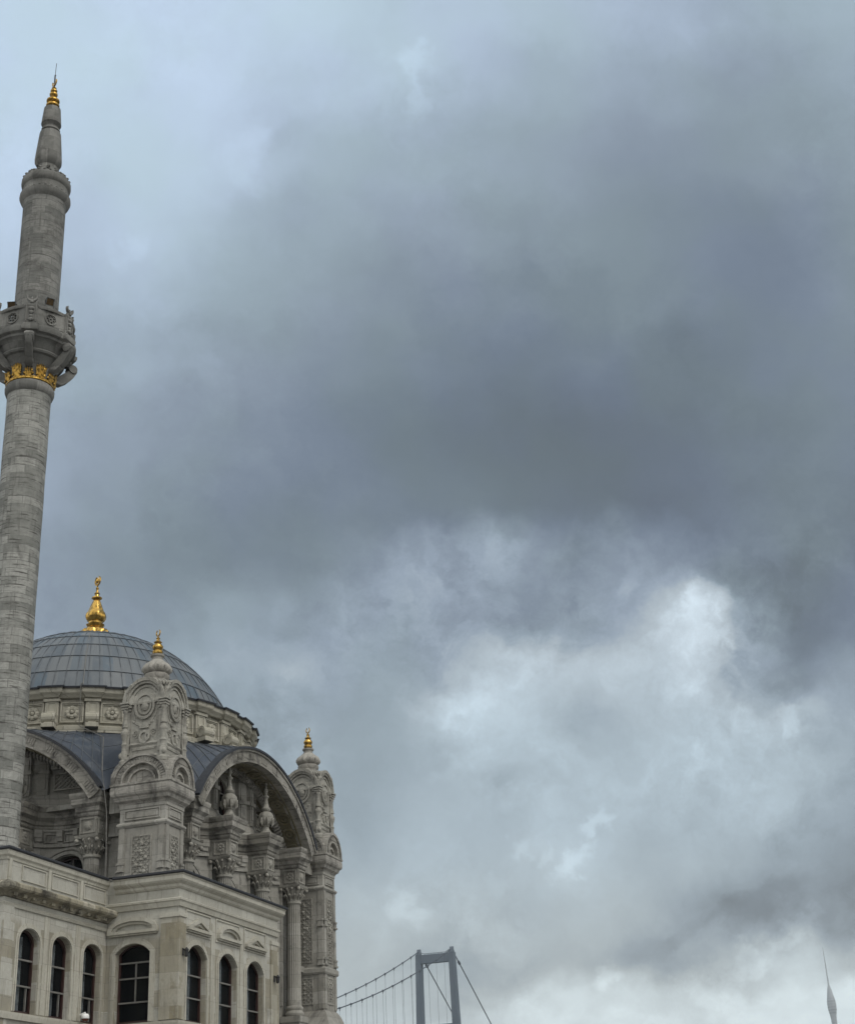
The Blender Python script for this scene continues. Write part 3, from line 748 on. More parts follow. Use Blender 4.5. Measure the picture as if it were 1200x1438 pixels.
    for k in range(110):
        a = am+.03+(pi-2*am-.06)*k/109
        if (k//5) % 2 == 0:
            mb.band(0, ZC, RI+.14, RO-.16, -8.525, -8.49, a-.006, a+.006, 1)
    arch = mb.build('great_arch', M_corn, mosque, smooth=30)
    mb = MB(); mb.band(0, ZC, RI+.004, RO-.05, -8.0, -6.2, am+.03, pi-am-.03, 64)
    for k in range(15):
        a = rad(37)+(pi-2*rad(37))*k/14
        c0, s0 = cos(a), sin(a)
        T = (lambda c0, s0: (lambda x, y, z: (c0*(RI-z)-s0*x, y, ZC+s0*(RI-z)+c0*x)))(c0, s0)
        # ring coffer lying on the soffit: x along arc, y depth, z inward
        for r0, r1, h in ((.24, .32, .07), (.08, .14, .06)):
            V = []; F = []
            for q in range(16):
                b_ = 2*pi*q/16
                for rr in (r0, r1):
                    for hh in (-.01, h): V.append((rr*cos(b_), -7.78+rr*sin(b_), hh))
            for q in range(16):
                o = 4*q; p = 4*((q+1) % 16); F += [(o+1, o+3, p+3, p+1), (o, o+1, p+1, p), (o+2, p+2, p+3, o+3)]
            mb.add(V, F, T)
    for a in (0,):
        mb.band(0, ZC, RI-.05, RI+.01, -7.36, -7.30, am+.03, pi-am-.03, 64); mb.band(0, ZC, RI-.05, RI+.01, -8.2, -8.14, am+.03, pi-am-.03, 64)
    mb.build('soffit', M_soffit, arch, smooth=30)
    mb = MB(); N = 70
    for k in range(N):   # hanging tongues round the inner edge of the arch
        a = rad(36)+(pi-2*rad(36))*k/(N-1)
        c0, s0 = cos(a), sin(a); T = (lambda c0, s0: (lambda x, y, z: (c0*(RI-z)-s0*x, y, ZC+s0*(RI-z)+c0*x)))(c0, s0)
        mb.box(-.055, .055, -7.45, -7.1, -.01, .16, T); mb.add([(-.05, -7.43, .16), (.05, -7.43, .16), (.05, -7.12, .16), (-.05, -7.12, .16), (0, -7.28, .30)], [(0, 1, 4), (1, 2, 4), (2, 3, 4), (3, 0, 4)], T)
    mb.build('pendant_fringe', M_corn, arch)
    return wall, tym, arch, wins
wall, tym, arch, wins = facade()
# columns: built once, copied as parts of the mosque
def make_column():
    NF = 20
    fl = lambda a, r, z: r-.028*abs(cos(NF*a/2)) if 7.75 < z < 11.75 else r
    mb = MB(); mb.lathe([(.315, 7.5), (.315, 7.7), (.305, 7.76), (.30, 9.5), (.285, 11.74), (.285, 11.8), (.30, 11.85)], seg=120, rf=fl)
    col = mb.build('column', M_hall, mosque, smooth=40)
    mb = MB(); mb.lathe([(.30, 11.80), (.34, 11.84), (.34, 11.92), (.30, 11.95), (.29, 12.05), (.34, 12.25), (.42, 12.45), (.44, 12.5), (.3, 12.5)], seg=32)
    for tier, (z0, h, rr, nn) in enumerate(((11.96, .26, .31, 12), (12.12, .36, .33, 12))):
        for k in range(nn):
            a = 2*pi*(k+tier*.5)/nn
            mb.tube([(rr*cos(a), rr*sin(a), z0), ((rr+.05)*cos(a), (rr+.05)*sin(a), z0+h*.6), ((rr+.16)*cos(a), (rr+.16)*sin(a), z0+h), ((rr+.2)*cos(a), (rr+.2)*sin(a), z0+h-.07)], [.045, .05, .04, .02], 5)
    P_ = []
    for sx_, sy_ in ((-1, -1), (1, -1), (1, 1), (-1, 1)):
        P_ += [(sx_*.47, sy_*.47)]
    # concave-sided abacus
    ab = []
    for i in range(4):
        a, b_ = Vector(P_[i]), Vector(P_[(i+1) % 4])
        for q in range(6):
            t_ = q/6; p = a.lerp(b_, t_); p *= 1-.13*sin(pi*t_); ab.append((p.x, p.y))
    mb.sweep(ab, [(-.3, 12.5), (-.02, 12.5), (.02, 12.56), (.02, 12.625), (-.3, 12.625)], closed=True)
    for sx_, sy_ in ((-1, -1), (1, -1), (1, 1), (-1, 1)): mb.ball(sx_*.43, sy_*.43, 12.43, .09, .09, .09)
    mb.build('capital', M_carved, col, smooth=40)
    mb = MB(); mb.lathe([(.38, 7.05), (.42, 7.1), (.42, 7.2), (.38, 7.25), (.36, 7.3), (.39, 7.36), (.39, 7.42), (.33, 7.5)], seg=32)
    mb.box(-.46, .46, -.46, .46, 6.8, 7.05); mb.box(-.42, .42, -.42, .42, 4.5, 6.8); mb.box(-.48, .48, -.48, .48, GZ, 4.5)
    mb.build('base', M_hall, col, smooth=40)
    return col
col0 = make_column(); ctree = kids(col0)
# urns
def make_urn():
    mb = MB(); mb.box(-.27, .27, -.27, .27, 14.2, 14.3)
    mb.lathe([(.26, 14.3), (.24, 14.36), (.15, 14.5), (.13, 14.58), (.17, 14.62), (.16, 14.66)], seg=16)
    mel = lambda a, r, z: r*(1-.10*abs(sin(3.5*a))) if 14.64 < z < 15.2 else r
    mb.lathe([(.16, 14.66), (.27, 14.74), (.33, 14.86), (.34, 14.98), (.31, 15.12), (.22, 15.22), (.14, 15.26)], seg=42, rf=mel)
    for k in range(7):
        a = 2*pi*(k+.5)/7+.2
        mb.tube([(.31*cos(a), .31*sin(a), 14.95), (.33*cos(a), .33*sin(a), 14.76), (.27*cos(a), .27*sin(a), 14.60)], [.07, .07, .01], 6)
    mb.lathe([(.14, 15.26), (.20, 15.32), (.21, 15.38), (.14, 15.44), (.10, 15.6), (.075, 15.8), (.10, 15.86), (.14, 15.90), (.13, 15.95), (.07, 15.99), (.06, 16.1), (.10, 16.16), (.10, 16.22), (.05, 16.28), (.05, 16.45), (.09, 16.52), (.03, 16.62)], seg=20)
    mb.tube([(.05, 0, 16.1), (.2, 0, 16.2), (.24, 0, 16.32)], [.05, .07, .04]); mb.tube([(-.05, 0, 16.5), (-.2, 0, 16.45), (-.26, 0, 16.3)], [.04, .06, .04])
    mb.tube([(.05, 0, 16.5), (.22, .0, 16.62), (.42, .0, 16.55), (.46, 0, 16.38)], [.05, .05, .05, .07])
    return mb.build('urn', M_carved, mosque, smooth=45)
urn0 = make_urn()
# windows of one facade
winobjs = []
for (xc, hw, T) in wins:
    TT = (lambda T_: (lambda x, y, z: T_(x, y+.35, z)))(T)
    winobjs.append(arched_window(mosque, xc, hw, 8.0, 11.5, .82, 0, TT, [10.0, 11.5], [(xc, 8.0, 12.2)], curtain=False))
for xc, hw, s0, sp, r_ in ((0, .6, 14.9, 15.9, .6),):
    winobjs.append(arched_window(mosque, xc, hw, s0, sp, r_, -6.45, None, [sp], [(xc, s0, sp+r_*.9)], curtain=False))
first_done = False
protos = [wall, tym, arch]+winobjs
trees = [kids(o) for o in protos]
for s_ in range(1, 4):
    for o, tr in zip(protos, trees): copy_part(o, mosque, rz=s_*pi/2, tree=tr)
first = True
for s_ in range(4):
    c, s2 = cos(s_*pi/2), sin(s_*pi/2)
    for i, x in enumerate(CX):
        p = Vector((x*c+7.72*s2, x*s2-7.72*c, 0))
        if first: col0.location = p; col0.rotation_euler.z = s_*pi/2
        else: copy_part(col0, mosque, p, s_*pi/2, ctree)
        if i in (1, 2):
            q = Vector((x*c+7.9*s2, x*s2-7.9*c, 0))
            if s_ == 0 and i == 1: urn0.location = q; urn0.rotation_euler.z = rad(28)
            else: copy_part(urn0, mosque, q, s_*pi/2+rad(28), [])
        first = False

# --- corner towers
def tower():
    HU, HV = 0.70, 0.95
    mb = MB(); mb.box(-HU, HU, -HV, HV, GZ, 13.5)
    P_ = [(-HU, -HV), (HU, -HV), (HU, HV), (-HU, HV)]
    mb.sweep(P_, [(-.1, 12.66), (.03, 12.66), (.09, 12.74), (.09, 12.80), (.02, 12.86), (-.1, 12.86)], closed=True)
    mb.sweep(P_, [(-.1, 8.98), (.06, 8.98), (.1, 9.06), (.1, 9.22), (.04, 9.28), (-.1, 9.28)], closed=True)
    mb.sweep(P_, [(-.1, 6.2), (.40, 6.2), (.40, 6.7), (.26, 6.95), (.14, 7.25), (.03, 7.42), (-.1, 7.42)], closed=True)
    P2 = [(-HU-.004, -HV-.004), (HU+.004, -HV-.004), (HU+.004, HV+.004), (-HU-.004, HV+.004)]
    TS = []
    for sg in (0, 1, 2, 3):
        c, s2 = cos(sg*pi/2), sin(sg*pi/2); half = HU if sg % 2 == 0 else HV; out = HV if sg % 2 == 0 else HU
        T = (lambda c, s2, out: (lambda x, y, z: (x*c-(y-out)*s2, x*s2+(y-out)*c, z)))(c, s2, out)
        TS.append((T, half, out))
        mb.box(-half+.0, half, -.035, .01, 13.38, 13.5, T)
        for x0, x1 in ((-half+.02, -half+.25), (half-.25, half-.02)):   # engaged lesenes either side of the panel
            mb.box(x0, x1, -.04, .01, 7.5, 12.66, T)
            for z0 in (11.05, 9.35):
                mb.box(x0-.02, x1+.02, -.10, .01, z0+.26, z0+.34, T); mb.box(x0-.02, x1+.02, -.12, .01, z0, z0+.08, T); mb.box(x0, x1, -.075, .01, z0+.08, z0+.26, T)
        frame_rect(mb, -half+.2, half-.2, 12.93, 13.33, -.05, .01, .05, T); mb.box(-half+.3, half-.3, -.035, .01, 13.02, 13.24, T)
    pier = mb.build('corner_tower', M_hall, mosque)
    for T, half, out in TS:
        mb = MB(); lw = .42 if half > .8 else .33
        lattice(mb, -lw, lw, 9.5, 12.35, -.035, .01, .21, T)
        low = MB(); lattice(low, -lw, lw, 7.7, 8.85, -.03, .01, .21, T); low.build('lattice_panel', M_carved, pier)
        for k in range(6):
            mb.ball(random.uniform(-.2, .2), -.04, 12.0-.25*k, .09, .05, .07, 6, 4, T)
        mb.build('lattice_panel', M_carved, pier)
    mb = MB()
    mb.sweep(P_, [(-.3, 13.48), (.02, 13.48), (.06, 13.58), (.16, 13.66), (.18, 13.72), (.2, 13.78), (.27, 13.84), (.30, 13.92), (.30, 14.12), (.28, 14.18), (.32, 14.22), (.32, 14.3), (-.6, 14.3)], closed=True)
    mb.build('cornice', M_corn, pier)
    # cross-vaulted lead cap and the four gables
    mb = MB()
    for T, hx_, ly_ in ((None, .76, .98), ((lambda x, y, z: (-y, x, z)), .96, .76)):
        mb.prism([(-hx_*cos(pi*k/24), 14.31+1.02*sin(pi*k/24)) for k in range(25)], -ly_, ly_, T)
    mb.build('lead_cap', M_dlead, pier, smooth=40)
    for sg in range(4):
        mb = MB(); c, s2 = cos(sg*pi/2), sin(sg*pi/2); out = (HV+.27) if sg % 2 == 0 else (HU+.27); hw = .97 if sg % 2 == 0 else 1.20
        T = (lambda c, s2, out: (lambda x, y, z: (x*c-(y-out)*s2, x*s2+(y-out)*c, z)))(c, s2, out)
        kz = 1.07/hw
        mb.band(0, 14.3, hw-.11, hw, -.04, .3, 0, pi, 28, kz, T)
        mb.band(0, 14.3, hw-.36, hw-.11, .03, .3, 0, pi, 28, kz, T)
        mb.band(0, 14.3, hw-.43, hw-.36, -.02, .3, 0, pi, 28, kz, T)
        mb.band(0, 14.3, hw-.68, hw-.61, .08, .3, 0, pi, 24, kz, T)
        mb.prism([(-(hw-.4)*cos(pi*k/20), 14.3+(hw-.4)*kz*sin(pi*k/20)) for k in range(21)], .17, .5, T)
        for k in range(26):
            a = pi*(k+.5)/26
            mb.band(0, 14.3, hw-.33, hw-.15, .0, .1, a-.02, a+.02, 1, kz, T)
        mb.build('gable', M_corn, pier, smooth=30)
    # stone tongues on the corners between the gables
    for sx_, sy_ in ((-1, -1), (1, -1), (1, 1), (-1, 1)):
        mb = MB(); px_, py_ = sx_*.86, sy_*1.08
        V = [(px_*1.06, py_*1.06, 14.32), (px_*.98+.16*sy_*-1, py_*.98+.16*sx_, 15.0), (px_*.98-.16*sy_*-1, py_*.98-.16*sx_, 15.0), (px_*.8, py_*.8, 14.9), (px_*.86, py_*.86, 14.35), (px_*1.02, py_*1.02, 14.98)]
        mb.add(V, [(0, 1, 5), (0, 5, 2), (1, 3, 5), (5, 3, 2), (0, 4, 3, 1), (0, 2, 3, 4)])
        mb.build('corner_tongue', M_corn, pier)
    # upper body
    mb = MB(); mb.box(-.82, .82, -.82, .82, 14.3, 18.0)
    mb.sweep([(-.9, -.9), (.9, -.9), (.9, .9), (-.9, .9)], [(-.3, 15.05), (.10, 15.05), (.14, 15.15), (.14, 15.25), (.03, 15.34), (.03, 15.45), (-.3, 15.5)], closed=True)
    mb.sweep([(-.9, -.9), (.9, -.9), (.9, .9), (-.9, .9)], [(-.3, 15.72), (.04, 15.72), (.08, 15.78), (.02, 15.86), (-.3, 15.86)], closed=True)
    for sg in range(4):
        c, s2 = cos(sg*pi/2), sin(sg*pi/2)
        T = (lambda c, s2: (lambda x, y, z: (x*c-(y-.9)*s2, x*s2+(y-.9)*c, z)))(c, s2)
        # arched head, concentric mouldings
        mb.prism([(-.86, 15.3), (.86, 15.3)]+[(.86*cos(pi*k/20), 17.35+.86*sin(pi*k/20)) for k in range(21)], -.02, .9, T)
        for r0, r1, y0 in ((.90, 1.04, -.20), (.80, .90, -.14), (.66, .74, -.07)):
            mb.band(0, 17.35, r0, r1, y0, .35, 0, pi, 28, 1.0, T)
        mb.band(0, 17.35, .86, 1.0, .3, .9, 0, pi, 20, 1, T)
        # medallion
        mb.band(0, 17.26, .40, .50, -.12, .1, 0, 2*pi, 28, 1.05, T); mb.band(0, 17.26, .26, .33, -.09, .1, 0, 2*pi, 24, 1.05, T)
        mb.ball(0, -.03, 17.26, .19, .10, .2, 12, 6, T)
        mb.band(0, 17.22, .56, .62, -.05, .1, pi*1.05, pi*1.95, 20, 1.15, T)
        # side jamb strips with stacked capitals
        for s3 in (-1, 1):
            mb.box(s3*.80-.10, s3*.80+.10, -.07, .05, 15.5, 17.0, T)
            for i, z0 in enumerate((17.0, 17.12, 17.24)):
                w_ = .12+.045*i; mb.box(s3*.84-w_, s3*.84+w_, -.08-.03*i, .05, z0, z0+.09, T)
            mb.prism([(s3*.74, 15.4), (s3*(.98), 15.42), (s3*1.02, 15.7), (s3*.96, 16.0), (s3*.93, 16.25), (s3*.97, 16.42), (s3*.74, 16.5)], -.05, .2, T)
        # lower relief: sunk block, ring scroll
        mb.box(-.3, .3, -.07, .05, 16.50, 16.62, T); mb.box(-.22, .22, -.10, .05, 16.38, 16.5, T)
        mb.band(0, 16.05, .16, .26, -.09, .05, 0, 2*pi, 20, 1, T); mb.band(.18, 16.05, .06, .12, -.12, .05, 0, 2*pi, 12, 1.4, T)
        spiral(mb, -.42, 16.2, .16, -.06, .05, 1.5, 1, T); spiral(mb, .45, 16.2, .16, -.06, .05, 1.5, -1, T)
        mb.box(-.55, .55, -.05, .05, 15.55, 15.66, T)
        for k in range(8): mb.ball(random.uniform(-.55, .55), -.02, random.uniform(16.55, 16.85), .09, .05, .06, 6, 4, T)
    mb.v = [(x*.87, y*.87, z) for x, y, z in mb.v]
    body = mb.build('turret', M_carved, pier, smooth=30)
    for sx_, sy_ in ((-1, -1), (1, -1), (1, 1), (-1, 1)):   # corner colonnettes with baluster feet and shell heads
        mb = MB(); x, y = sx_*.94, sy_*.94
        mb.lathe([(.2, 15.02), (.22, 15.08), (.22, 15.16), (.16, 15.22), (.17, 15.5), (.13, 15.56), (.12, 15.75), (.16, 15.82), (.11, 15.88), (.11, 16.0), (.15, 16.1), (.19, 16.25), (.19, 16.32), (.12, 16.4), (.11, 16.46), (.15, 16.5), (.14, 16.6), (.105, 16.75), (.10, 17.05), (.14, 17.1), (.14, 17.16), (.12, 17.2)], x, y, 14)
        mb.ball(x*1.12, y*1.12, 15.38, .1, .1, .12)
        for z0, w_ in ((17.2, .15), (17.3, .18), (17.4, .21)): mb.box(x-w_, x+w_, y-w_, y+w_, z0, z0+.07)
        d = Vector((sx_, sy_)).normalized()
        for k in range(-2, 3):
            px_, py_ = -d.y*k*.07, d.x*k*.07
            mb.tube([(x-d.x*.02+px_*.5, y-d.y*.02+py_*.5, 17.46), (x+d.x*.03+px_*1.3, y+d.y*.03+py_*1.3, 17.8), (x-d.x*.1+px_*2.2, y-d.y*.1+py_*2.2, 18.12), (x-d.x*.5+px_*2.0, y-d.y*.5+py_*2.0, 18.32)], [.04, .05, .06, .04], 6)
        mb.v = [(x*.87, y*.87, z) for x, y, z in mb.v]
        mb.build('colonnette', M_carved, pier, smooth=40)
    mb = MB()
    fl = lambda a, r, z: r*(1+.06*cos(12*a)) if 18.8 < z < 19.2 else r
    mb.lathe([(.62, 18.2), (.58, 18.34), (.50, 18.40), (.46, 18.5), (.50, 18.62), (.50, 18.70), (.44, 18.76), (.50, 18.82), (.56, 18.90), (.56, 19.0), (.50, 19.12), (.36, 19.24), (.26, 19.33), (.21, 19.40), (.22, 19.46), (.27, 19.50), (.27, 19.57), (.18, 19.6), (.1, 19.6)], seg=48, rf=fl)
    mb.build('cupola', M_corn, pier, smooth=35)
    mb = MB(); mb.lathe([(.17, 19.58), (.21, 19.66), (.20, 19.74), (.15, 19.78), (.21, 19.86), (.21, 19.93), (.17, 20.0), (.12, 20.06), (.16, 20.11), (.10, 20.16), (.06, 20.24), (.08, 20.28), (.03, 20.34)], seg=16)
    crescent(mb, 0, 0, 20.50, .15, VIEWA+pi/2, .02)
    mb.build('finial', M_gold, pier, smooth=40)
    return pier
tw = tower(); tt = kids(tw); tw.location = (-7.5, -7.5, 0)
for x, y in ((7.5, -7.5), (7.5, 7.5), (-7.5, 7.5)): copy_part(tw, mosque, (x, y, 0), 0 if x*y < 0 or True else pi/2, tt)
# core walls behind, so nothing is hollow
mb = MB(); mb.box(-6.1, 6.1, -5.7, 5.7, GZ, 13.9); mb.box(-5.6, 5.6, -6.0, 6.0, GZ, 13.8)
mb.build('inner_wall', M_black, mosque)
# lightning conductor
mb = MB(); a = rad(-151.6); pts = []
for e in (84, 70, 55, 40, 30, 22): pts.append(pol((R+.06)*cos(rad(e)), a, 17+(R+.06)*sin(rad(e))))
pts += [pol(7.72, a, 19.22), pol(7.74, a, 19.1), pol(7.5, a, 17.5)]
pts += [(-7.4, -5.2, 16.6), (-8.63, -5.95, 14.9), (-8.72, -6.12, 14.2), (-8.5, -6.15, 13.3), (-8.3, -6.15, 10.4)]
mb.tube(pts, .018, 5); mb.build('lightning_conductor', M_bar, mosque)

# ================================================================== ANNEXE
annex = thing('annexe', 'pale limestone annexe with arched sash windows, dark lead roof edge, before the mosque', 'building')
TL = lambda x, y, z: (y, -x, z)          # local -y faces -X of the world, local x = -world y
# window bays
mb = MB()
Rw = [(-8.13, .68), (-5.67, .68), (-3.35, .68)]
opening_wall(mb, -9.5, -1.25, GZ, 10.45, -9.8, [(x, h+.06, 5.6, 7.78, .40) for x, h in Rw], .27)
opening_wall(mb, 7.0, 9.8, GZ, 10.45, -9.5, [(8.06, .66, 5.6, 7.92, .30)], .30, TL)
mb.add([(-1.25, -9.8, GZ), (-1.25, -7.0, GZ), (-1.25, -7.0, 10.45), (-1.25, -9.8, 10.45)], [(0, 1, 2, 3)])
Ww = [(-14.27, .54), (-12.35, .54), (-10.42, .54)]
opening_wall(mb, -15.8, -9.5, GZ, 10.45, -7.0, [(x, h+.04, 5.6, 7.76, .42) for x, h in Ww], .27)
opening_wall(mb, -16.0, 7.0, GZ, 10.45, -15.8, [(x, .5, 5.6, 7.76, .42) for x in (5.2, 3.2, 1.2, -.8, -2.8)], .38, TL)
aw = mb.build('wall', M_annex, annex)
# pilaster strips, string courses
mb = MB(); mb.box(-9.56, -9.08, -9.87, -9.8, 5.62, 9.0); mb.box(9.14, 9.80, -9.56, -9.5, 5.62, 9.0, TL); mb.build('corner_pilaster', M_annexq, annex)
mb = MB(); mb.box(-15.86, -15.3, -7.06, -7.0, GZ, 8.72); mb.box(6.5, 7.0, -15.86, -15.8, GZ, 8.72, TL); mb.build('corner_pilaster', M_annex, annex)
mb = MB(); mb.box(-1.95, -1.25, -9.86, -9.8, 5.62, 9.0); mb.build('corner_pilaster', M_annexq, annex)
mb = MB()
for x0, x1, d in ((-7.05, -6.75, .03), (-4.68, -4.38, .03)):
    mb.box(x0, x1, -9.8-d, -9.8, 5.62, 9.1)
mb.box(9.10, 9.80, -9.60, -9.5, 9.0, 9.15, TL)
mb.box(-9.60, -9.05, -9.91, -9.8, 9.0, 9.15); mb.box(-1.98, -1.22, -9.89, -9.8, 9.0, 9.15)
for xa, xb in ((-9.05, -7.06), (-6.74, -4.69), (-4.37, -2.35)):
    frame_rect(mb, xa+.04, xb-.04, 8.5, 9.32, -9.835, -9.79, .05)
for xa in (-13.45, -11.53): mb.box(xa, xa+.28, -7.02, -7.0, 5.62, 8.7)
P_ = [(-9.5, -7.0), (-9.5, -9.8), (-1.25, -9.8)]
mb.sweep(P_, [(-.05, 9.36), (.06, 9.36), (.08, 9.44), (.10, 9.52), (.14, 9.56), (.14, 9.62), (.07, 9.66), (-.05, 9.66)], side=-1)
mb.sweep(P_, [(-.05, 5.38), (.10, 5.38), (.12, 5.5), (.12, 5.58), (-.05, 5.6)], side=-1)
P3 = [(-15.8, 16), (-15.8, -7.0), (-9.5, -7.0)]
mb.sweep(P3, [(-.05, 8.72), (.05, 8.72), (.08, 8.80), (.02, 8.86), (-.05, 8.86)], side=-1)
mb.sweep(P3, [(-.05, 5.36), (.12, 5.36), (.14, 5.5), (.14, 5.56), (-.05, 5.6)], side=-1)
# parapet panels of the wing
for xa, xb in ((-14.95, -13.55), (-13.2, -11.55), (-11.2, -9.75)):
    frame_rect(mb, xa, xb, 9.62, 10.12, -7.035, -6.99, .035)
for xa in (-15.72, -13.45, -11.45): mb.box(xa, xa+.16, -7.05, -7.0, 9.5, 10.2)
mb.build('stonework_trim', M_annexp, annex)
# cornices
mb = MB()
P_ = [(-9.5, -7.3), (-9.5, -9.8), (-1.25, -9.8), (-1.25, -7.3)]
mb.sweep(P_, [(-.05, 9.98), (.03, 9.98), (.08, 10.04), (.10, 10.12), (.2, 10.2), (.24, 10.26), (.24, 10.38), (.28, 10.44), (-.05, 10.44)], side=-1)
mb.sweep([(-15.8, 16), (-15.8, -7.0), (-9.62, -7.0)], [(-.05, 10.16), (.03, 10.16), (.05, 10.24), (.1, 10.3), (.12, 10.44), (-.05, 10.44)], side=-1)
mb.build('upper_cornice', M_annexp, annex)
mb = MB()
mb.sweep([(-15.8, 16), (-15.8, -7.0), (-9.5, -7.0)], [(-.05, 9.0), (.06, 9.0), (.12, 9.08), (.2, 9.14), (.36, 9.2), (.40, 9.26), (.40, 9.36), (.34, 9.42), (.1, 9.50), (-.05, 9.52)], side=-1)
x = -15.6
while x < -9.7: mb.box(x, x+.20, -7.21, -7.0, 9.04, 9.17); x += .55
mb.build('eaves_cornice', M_annexc, annex)
mb = MB()   # lead roofs with dark rolled edges
mb.sweep([(-9.5, -7.3), (-9.5, -9.8), (-1.25, -9.8), (-1.25, -7.3)], [(-.4, 10.445), (.30, 10.445), (.33, 10.48), (.33, 10.53), (.27, 10.56), (-.4, 10.57)], side=-1)
mb.sweep([(-15.8, 16), (-15.8, -7.0), (-9.79, -7.0)], [(-.4, 10.445), (.14, 10.445), (.17, 10.48), (.17, 10.53), (.12, 10.56), (-.4, 10.57)], side=-1)
mb.add([(-9.2, -9.5, 10.55), (-1.5, -9.5, 10.55), (-1.5, -7.0, 10.7), (-9.2, -6.7, 10.7)], [(0, 1, 2, 3)])
mb.add([(-15.5, 15, 10.55), (-15.5, -6.7, 10.55), (-8.4, -6.7, 10.62), (-8.4, 15, 10.62)], [(0, 1, 2, 3)])
mb.build('roof_edge', M_dlead, annex)
# hood mouldings round windows
mb = MB()
def hood(mb, xc, h, sp, r, y, s0, T=None, w_=.09, d=.05):
    for q0, q1, dd in ((.02, .02+w_, d), (.02+w_, .06+w_*1.6, d*.45)):
        i = [(xc-h-q0, s0)]+arch_pts(xc, h+q0, sp, r+q0)+[(xc+h+q0, s0)]; o = [(xc-h-q1, s0)]+arch_pts(xc, h+q1, sp, r+q1)+[(xc+h+q1, s0)]
        loop_strip(mb, i, o, y-dd, y+.01, T)
for x, h in Rw: hood(mb, x, h+.06, 7.78, .40, -9.8, 5.62)
for x, h in Ww: hood(mb, x, h+.04, 7.76, .42, -7.0, 5.62, None, .07, .04)
hood(mb, 8.06, .66, 7.92, .30, -9.5, 5.62, TL, .10)
for x in (5.2, 3.2, 1.2, -.8, -2.8): hood(mb, x, .5, 7.76, .42, -15.8, 5.62, TL, .07, .04)
mb.build('window_surround', M_annexp, annex)
# pediments
def ped(xc, hw, z0, h, kind, y, T, parent):
    mb = MB(T); e = .006
    mb.box(xc-hw, xc+hw, y-.16, y+.01, z0-.05, z0+.05); mb.box(xc-hw+.05, xc+hw-.05, y-.10, y+.01, z0-.11, z0-.05)
    if kind == 'tri':
        for sg in (-1, 1):
            V = [(xc+sg*hw, z0+.05), (xc+sg*(hw-.28), z0+.05), (xc, z0+h-.16), (xc, z0+h)]
            mb.prism(V, y-.16, y+.01)
            V = [(xc+sg*(hw-.28), z0+.052), (xc+sg*(hw-.45), z0+.052), (xc, z0+h-.27), (xc, z0+h-.165)]
            mb.prism(V, y-.09, y+.01)
    else:
        n = 24; f = lambda q, e_: (xc-(hw-e_)*cos(pi*q/n), z0+.05+(h-e_*.75)*sin(pi*q/n)**.9)
        loop_strip(mb, [f(q, .17) for q in range(n+1)], [f(q, 0) for q in range(n+1)], y-.16, y+.01)
        loop_strip(mb, [f(q, .30) for q in range(n+1)], [f(q, .175) for q in range(n+1)], y-.09, y+.01)
    return mb.build('pediment', M_annexp, parent)
ped(-8.1, .90, 8.68, .44, 'tri', -9.8, None, annex); ped(-5.65, .93, 8.68, .46, 'arc', -9.8, None, annex); ped(-3.38, .90, 8.68, .44, 'tri', -9.8, None, annex)
ped(8.06, .98, 8.62, .44, 'arc', -9.5, TL, annex)
for x, h in Rw: arched_window(annex, x, h+.06, 5.62, 7.78, .40, -9.56, None, [7.18, 6.42], [])
arched_window(annex, 8.06, .66, 5.62, 7.92, .30, -9.24, TL, [7.62, 7.10, 6.30], [(8.08, 6.3, 7.6)], curtain=False)
for x, h in Ww: arched_window(annex, x, h+.04, 5.62, 7.76, .42, -6.76, None, [7.24, 6.44], [(x+.3, 5.7, 6.4)])
for x in (5.2, 3.2, 1.2, -.8, -2.8): arched_window(annex, x, .5, 5.62, 7.76, .42, -15.46, TL, [7.15, 6.45], [(x, 5.7, 8.0)])
mb = MB(); mb.box(-15.3, -9.2, -6.3, 14, GZ, 10.3); mb.box(-9.0, -1.6, -9.0, -7.3, GZ, 10.3)
mb.build('inner_wall', M_black, annex)
mb = MB()  # curtains hanging inside
for x, h in Rw+Ww[:0]:
    pass
# ================================================================== MINARET
MX, MY = -11.5, -3.42
minaret = thing('minaret', 'tall slender grey stone minaret with gilded capital band and carved balcony', 'minaret', (MX, MY, GZ))
def MM(): return MB(lambda x, y, z: (x, y, z-GZ))
mb = MM(); mb.lathe([(1.5, GZ), (1.5, 10.6), (1.2, 11.0), (.87, 11.4)]+[(.865+.006*sin(k*1.7), 11.4+k*.7) for k in range(1, 27)]+[(.87, 30.0)], seg=64)
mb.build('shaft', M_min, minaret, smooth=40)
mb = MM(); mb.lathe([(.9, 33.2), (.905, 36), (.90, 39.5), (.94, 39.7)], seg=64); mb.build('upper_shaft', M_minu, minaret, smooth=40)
mb = MM(); mb.lathe([(.9, 39.6), (1.03, 39.75), (1.09, 39.9), (1.08, 40.02), (.98, 40.1), (.95, 40.3), (.96, 40.45), (1.03, 40.52), (1.06, 40.65), (1.05, 40.8), (.98, 40.95), (.8, 41.05), (.70, 41.2), (.58, 41.35), (.46, 41.5), (.43, 41.62), (.43, 41.72), (.50, 41.80), (.58, 41.96), (.585, 42.12), (.55, 42.6), (.475, 43.5), (.46, 43.6), (.35, 43.68), (.35, 43.71), (.41, 43.74), (.41, 43.82), (.32, 43.88), (.31, 43.98), (.36, 44.04), (.44, 44.12), (.43, 44.25), (.37, 45.0), (.3, 45.06), (.1, 45.06)], seg=40)
for k in range(26):
    a = 2*pi*k/26; mb.ball(.98*cos(a), .98*sin(a), 40.93, .07, .07, .06, 6, 4); mb.ball(1.0*cos(a+.1), 1.0*sin(a+.1), 40.08, .07, .07, .05, 6, 4)
